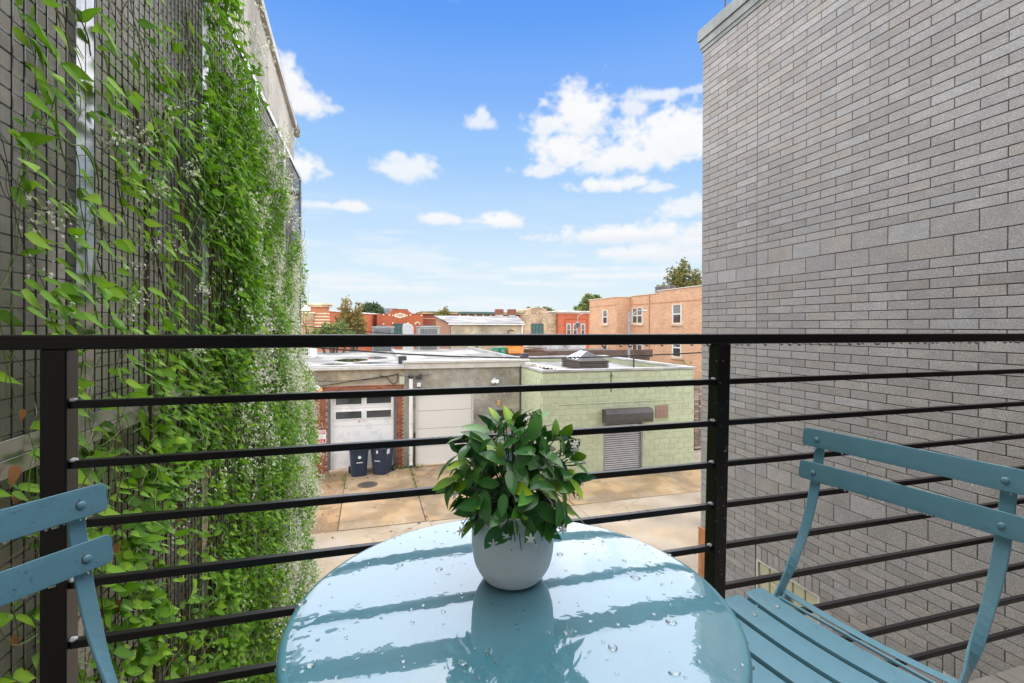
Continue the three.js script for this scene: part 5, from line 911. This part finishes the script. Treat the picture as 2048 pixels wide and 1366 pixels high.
// ------------------------------------------------------------------ apartment house on the right
{
  const t = thing('apartment_house', 'orange brick apartment house with white sash windows beside the grey block wall', 'building');
  const XA = 19.7, XB = 21, ZS = -36.05;
  part('wall', box(XB, 32, G, 3.58, ZS, -20), far.apt, t); part('bay_wall', box(XA, 32, G, 3.50, -41.2, ZS - .002), far.apt, t); part('upper_parapet', box(XB + .002, XB + .35, 3.58, 3.76, -32.0, -20), far.apt, t);
  part('coping', [box(XB - .06, XB + .4, 3.76, 3.82, -32.1, -20), box(XB - .06, XB + .4, 3.58, 3.64, ZS + .1, -32.11), box(XA - .06, XA + .4, 3.50, 3.57, -41.3, ZS + .06), box(XA + .41, XB + .3, 3.501, 3.571, ZS - .3, ZS + .06)], far.aptTrim, t);
  part('belt_course', [box(XB - .03, XB, 2.86, 2.92, ZS, -20), box(XA - .03, XA, 2.86, 2.92, -41.2, ZS)], std([.52, .27, .15], .9, T.stain), t);
  part('downpipe', [cyl(.05, .05, 7, XB - .05, .1, -33.2, 8)], std([.56, .30, .17], .8), t);
  const sash = (zc, w, y0, y1, X, cols) => {
    const a = zc - w / 2, b = zc + w / 2, f = part('window', [box(X - .05, X + .02, y0 - .08, y0, a - .12, b + .12), box(X - .04, X + .02, y1, y1 + .07, a - .08, b + .08), box(X - .04, X + .02, y0, y1, a - .08, a), box(X - .04, X + .02, y0, y1, b, b + .08)], far.aptTrim, t);
    const n = cols; for (let i = 0; i < n; i++) for (let k = 0; k < 2; k++) { const z0 = lerp(a, b, i / n) + .05, z1 = lerp(a, b, (i + 1) / n) - .05, q0 = lerp(y0, y1, k / 2) + .04, q1 = lerp(y0, y1, (k + 1) / 2) - .04; part('pane', box(X - .008, X - .002, q0, q1, z0, z1), k ? phy([.16, .16, .15], { roughness: .08, clearcoat: 1, clearcoatRoughness: .03 }) : MB.pane, f); }
    const bars = [box(X - .045, X - .006, (y0 + y1) / 2 - .04, (y0 + y1) / 2 + .04, a, b)]; for (let i = 0; i <= n; i++) { const z = lerp(a, b, i / n); bars.push(box(X - .0445, X - .0055, y0, y1, z - .05, z + .05)); } part('sash_frame', bars, far.white, f);
    part('stone_sill', box(X - .10, X, y0 - .2, y0 - .081, a - .2, b + .2), std([.52, .40, .27], .85, T.stain), f);
  };
  sash(-29.65, .95, 1.33, 2.62, XB, 1); sash(-34.95, 1.5, 1.36, 2.56, XB, 2); sash(-29.65, .95, -1.05, .22, XB, 1); sash(-34.95, 1.5, -1.0, .2, XB, 2); sash(-38.05, .8, 1.34, 2.44, XA, 1); sash(-25.2, .95, 1.33, 2.62, XB, 1); sash(-38.05, .8, -1.0, .1, XA, 1);
  const k = thing('roof_condensers', 'cluster of dark round condensers on the orange apartment roof', 'condenser', [22.5, 3.62, -33.9]);
  for (const [x, z, h] of [[-.3, .9, .5], [.3, .3, .62], [.2, -.6, .62], [1.0, 0, .7]]) { const c = part('condenser', cyl(.3, .3, h, x, h / 2, z, 18), std([.10, .11, .115], .5, T.grain), k); part('cap', cyl(.33, .33, .06, x, h + .03, z, 18), MB.darkGrey, c); part('band', cyl(.31, .31, .05, x, h * .5, z, 18), std([.3, .31, .32], .5), c); }
}
{ // rubble wall past the green building
  const t = thing('rubble_wall', 'rough brown brick wall in the gap right of the green building', 'wall'), r = rng(71);
  part('wall', box(11.52, 13.5, G, -1.3, -17.5, -17.0), std([.28, .21, .17], .95, T.stain), t); const g = []; for (let y = G; y < -1.35; y += .1) for (let x = 11.55; x < 13.3; x += .22) { const q = box(x + (r() - .5) * .05, x + .2, y + .01, y + .09, -17.0, -16.97 + r() * .03); g.push(tint(q, [[.36, .26, .21], [.28, .18, .14], [.42, .34, .29], [.22, .17, .14]][Math.floor(r() * 4)])); } stuff(part('brick', g, new THREE.MeshStandardMaterial({ vertexColors: true, roughness: .95, side: THREE.DoubleSide }), t));
  const b = thing('shrub', 'small green shrub behind the corner of the green building', 'shrub', [12.3, -1.3, -17.3]); const im = []; const lf = leafGeo(.13, .07, [.2, 1, .8, .1], .2, .2, 0, [.10, .14, .05], [.06, .09, .03]); for (let i = 0; i < 260; i++) { const a = new THREE.Vector3(r() - .5, r(), r() - .5); im.push(lf.clone().applyMatrix4(M4(new THREE.Vector3(a.x * 1.0, a.y * .9, a.z * .8), new THREE.Vector3(r() - .5, r() - .5, r() - .5), new THREE.Vector3(r() - .5, 1, r() - .5), 1)).toNonIndexed()); } part('foliage', im, new THREE.MeshStandardMaterial({ vertexColors: true, roughness: .8, side: THREE.DoubleSide }), b); part('stem', cyl(.03, .02, .5, 0, .2, 0, 8), M.vineWood, b);
}
// ------------------------------------------------------------------ street lamps
{
  const t = thing('street_lamp', 'grey street lamp with a curved arm before the orange apartment windows', 'street lamp', [15.45, G, -26.7]); const m = std([.30, .32, .35], .5, null, { metalness: .4 });
  part('pole', cyl(.11, .065, 5.95, 0, 2.97, 0, 14), m, t); part('arm', tube([[0, 5.35, 0], [.25, 5.75, 0], [.6, 6.0, 0], [.95, 6.03, 0]], .035, 8, 20), m, t); part('collar', cyl(.1, .1, .12, 0, 5.35, 0, 14), m, t); const g = new THREE.SphereGeometry(.5, 16, 8); g.scale(.36, .10, .2); g.translate(1.1, 6.02, 0); part('lamp_head', metric(g), std([.55, .56, .57], .4), t);
  const k = thing('street_lamp', 'small blue-grey lantern on a thin pole before the red corniced building', 'street lamp', [20.2, G, -45]); part('pole', cyl(.07, .045, 5.0, 0, 2.5, 0, 10), m, k); part('arm', tube([[0, 5.95, 0], [.12, 6.1, 0], [.3, 6.22, 0], [.6, 6.3, 0]], .03, 6, 12), std([.5, .5, .5], .5), k); part('upper_pole', cyl(.04, .035, 1.2, 0, 5.5, 0, 8), std([.42, .36, .34], .6), k); const l = part('lantern', cyl(.17, .23, .36, 0, 5.16, 0, 12), std([.10, .14, .19], .4), k); part('lantern_cap', cyl(.25, .06, .14, 0, 5.42, 0, 12), std([.14, .18, .23], .4), l); part('lantern_base', cyl(.06, .16, .1, 0, 4.93, 0, 12), std([.10, .13, .17], .4), l);
}
// ------------------------------------------------------------------ trees
function tree(name, label, x, z, y0, crown, cols, n, size, seed, group) {
  const t = thing(name, label, 'tree', [x, G, z], 0, group), r = rng(seed), top = Math.max(...crown.map(c => c[1] + c[4])) - G;
  const wood = std([.13, .10, .075], .9, T.wood);
  const tr = part('trunk', sweep([[0, 0, 0], [.04 * top / 6, top * .3, 0], [-.02 * top, top * .6, .02 * top], [0, top * .86, 0]], .05 * top, .05 * top, () => new THREE.Vector3(1, 0, 0), 16, u => 1.1 - .9 * u), wood, t);
  for (const c of crown) { const b = tube([[0, (c[1] - G) * .55, 0], [c[0] * .5, (c[1] - G) * .8, c[2] * .5], [c[0], c[1] - G + c[4] * .3, c[2]]], .012 * top, 6, 10); part('limb', b, wood, tr); }
  const lf = (() => { const f = []; for (let i = 0; i < 5; i++) { const q = leafGeo(1, .55, [.1, 1, .8, .1], .2, .25, 0, [1, 1, 1], [.8, .8, .8], 1); q.rotateX((r() - .5) * 2.2); q.rotateY(i * 1.26 + r()); q.rotateZ((r() - .5) * 1.6); f.push(q.toNonIndexed()); } return merge(f); })();
  const im = new THREE.InstancedMesh(lf, phy([1, 1, 1], { vertexColors: true, roughness: .9, transmission: .3, thickness: 0 }), n), col = new THREE.Color(), tot = crown.reduce((s, c) => s + c[3] * c[4] * c[5], 0);
  for (let i = 0; i < n; i++) {
    let q = r() * tot, c = crown[0]; for (const k of crown) { q -= k[3] * k[4] * k[5]; if (q <= 0) { c = k; break; } }
    const a = r() * 6.283, u = r() * 2 - 1, s = Math.sqrt(1 - u * u), cl = fbm(a * 1.7 + c[0] * 3 + seed, u * 3.2 + c[1], 3), R = Math.pow(r(), .42) * (.62 + .75 * cl);
    const p = new THREE.Vector3(c[0] + Math.cos(a) * s * c[3] * R, c[1] - G + u * c[4] * R, c[2] + Math.sin(a) * s * c[5] * R);
    im.setMatrixAt(i, M4(p, new THREE.Vector3(r() - .5, r() - .5, r() - .5), new THREE.Vector3(r() - .5, r() + .2, r() - .5), size * (.6 + r() * .8)));
    const k = cols[Math.floor(clamp(cl * 1.3 - .2 + r() * .35) * cols.length * .999)], b = .8 + r() * .4; im.setColorAt(i, col.setRGB(k[0] * b, k[1] * b, k[2] * b));
  }
  im.name = 'crown'; shadows(im); stuff(im); t.add(im);
}
tree('golden_tree', 'golden olive tree with two pointed tops before the long red building', -1.1, -35, 0, [[-.42, 2.2, 0, .42, .85, .5], [-.40, 1.3, 0, .75, .8, .7], [.38, 1.95, .2, .38, .75, .5], [.40, 1.1, .2, .65, .7, .7], [0, .5, 0, .95, .7, .8], [.5, .15, .1, .5, .5, .5]], [[.24, .19, .03], [.31, .24, .04], [.18, .17, .035], [.34, .28, .06], [.36, .22, .045]], 3400, .085, 11);
tree('round_tree', 'dark green round tree rising behind the long red building', .3, -85, 0, [[0, 3.2, 0, 1.9, 1.7, 1.6], [-1.4, 2.7, 0, 1.0, 1.1, 1], [1.4, 2.8, 0, 1.0, 1.1, 1]], [[.03, .07, .02], [.05, .10, .03], [.08, .15, .045]], 2200, .26, 12);
tree('small_tree', 'small dull green tree between the striped building and the red tower', -4.75, -56, 0, [[0, 1.3, 0, .8, 1.0, .7]], [[.10, .12, .03], [.14, .16, .045], [.07, .10, .03]], 900, .13, 13);
tree('bushy_tree', 'light green bushy tree in front of the golden tree, low at the left', -1.75, -26.5, 0, [[-.85, .55, 0, .45, .42, .4], [-.3, .75, 0, .42, .5, .4], [.35, .85, 0, .36, .5, .4], [0, .35, 0, 1.1, .4, .5], [.8, .4, 0, .4, .4, .4]], [[.17, .24, .045], [.24, .33, .07], [.30, .40, .11], [.13, .20, .04]], 2600, .075, 15);
tree('sapling', 'thin yellowish sapling with bare twigs by the corniced brick row', 7.0, -48, 0, [[0, 2.2, 0, .75, .45, .5], [-.55, .9, 0, .45, .55, .4], [.3, 2.5, 0, .3, .5, .3]], [[.26, .24, .04], [.36, .30, .05], [.20, .20, .05]], 700, .12, 16);
tree('street_tree', 'pale yellow green tree showing above the tan arched gable', 25.9, -72, 0, [[0, 2.8, 0, 1.5, 1.2, 1], [-1.6, 3.2, 0, .8, .8, .8], [1.4, 3.0, 0, 1.1, 1.0, .9]], [[.18, .20, .05], [.25, .27, .08], [.13, .16, .045]], 1300, .22, 17);
tree('tall_tree', 'dark and light green tree beside the corner of the orange apartment house', 33.0, -70, 0, [[.3, 4.7, 0, 1.2, 1.4, 1], [-.5, 3.6, 0, 1.5, 1.1, 1], [1.5, 5.2, 0, 1.0, .9, .9]], [[.04, .09, .035], [.06, .12, .04], [.20, .26, .05], [.24, .30, .06]], 2000, .24, 18);
tree('open_tree', 'open crowned yellow green tree above the orange apartment roof', 29.4, -40.5, 0, [[0, 6.6, 0, .7, 1.1, .7], [-1.1, 5.9, .2, .9, 1.0, .7], [-2.2, 4.7, 0, .8, .6, .6], [1.3, 5.9, 0, .7, .9, .7], [.1, 5.0, 0, 1.6, .9, .9], [1.9, 4.9, 0, .9, .8, .7]], [[.15, .17, .035], [.22, .24, .05], [.28, .25, .05], [.10, .14, .03]], 1500, .155, 19);
// ------------------------------------------------------------------ overhead cables
[[[[-3, .72, -11], [-1.394, .643, -11], [.228, .497, -11], [1.6, .402, -11], [2.957, .346, -11], [4.214, .314, -11], [6.255, .334, -11], [8.538, .395, -11], [12, .60, -11]], .018, 'thick black cable sagging across the alley below the handrail line'], [[[-3, 1.2, -11], [-1.365, 1.074, -11], [.069, .947, -11], [1.6, .84, -11], [5, .76, -11], [9, .82, -11], [12, .95, -11]], .011, 'thin black cable crossing the alley at handrail height'], [[[-1.55, 1.35, -10.9], [-1.36, 1.22, -10.9], [-1.26, 1.0, -10.9], [-1.30, .80, -10.9], [-1.42, .74, -10.9]], .008, 'short black cable curling down by the end of the trellis']].forEach(([p, q, l]) => single('cable', tube(p, q, 6, 80), MB.cable, l, 'cable'));

{ // leaf litter blown against the garages
  const r = rng(515), g = [], q = leafGeo(.09, .055, [.2, 1, .8, .1], .25, .2, 0, [1, 1, 1], [1, 1, 1], 1);
  for (let i = 0; i < 220; i++) { const x = -2.4 + r() * 8, z = (x > 1.3 ? -17.45 : -17.3) + Math.pow(r(), 2.2) * 5.5; if (x > 5.3) continue; const k = r(); g.push(tint(q.clone(), k < .5 ? [.20, .12, .05] : k < .8 ? [.30, .21, .08] : [.10, .08, .05]).applyMatrix4(M4(new THREE.Vector3(x, G + .012, z), new THREE.Vector3(r() - .5, .05, r() - .5), new THREE.Vector3(r() * .4, 1, r() * .4), .5 + r() * .8)).toNonIndexed()); }
  const l = single('leaf_litter', g, new THREE.MeshStandardMaterial({ vertexColors: true, roughness: .95, side: THREE.DoubleSide }), 'scattered brown fallen leaves on the tan apron before the garages', 'leaves'); l.userData.kind = 'stuff';
}

// ------------------------------------------------------------------ render
const renderer = new THREE.WebGLRenderer({ antialias: true });
renderer.setSize(1024, 683);
renderer.toneMapping = THREE.LinearToneMapping;
renderer.toneMappingExposure = EXPOSURE;
renderer.shadowMap.enabled = true;
scene.environmentIntensity = 1;
renderer.render(scene, camera);
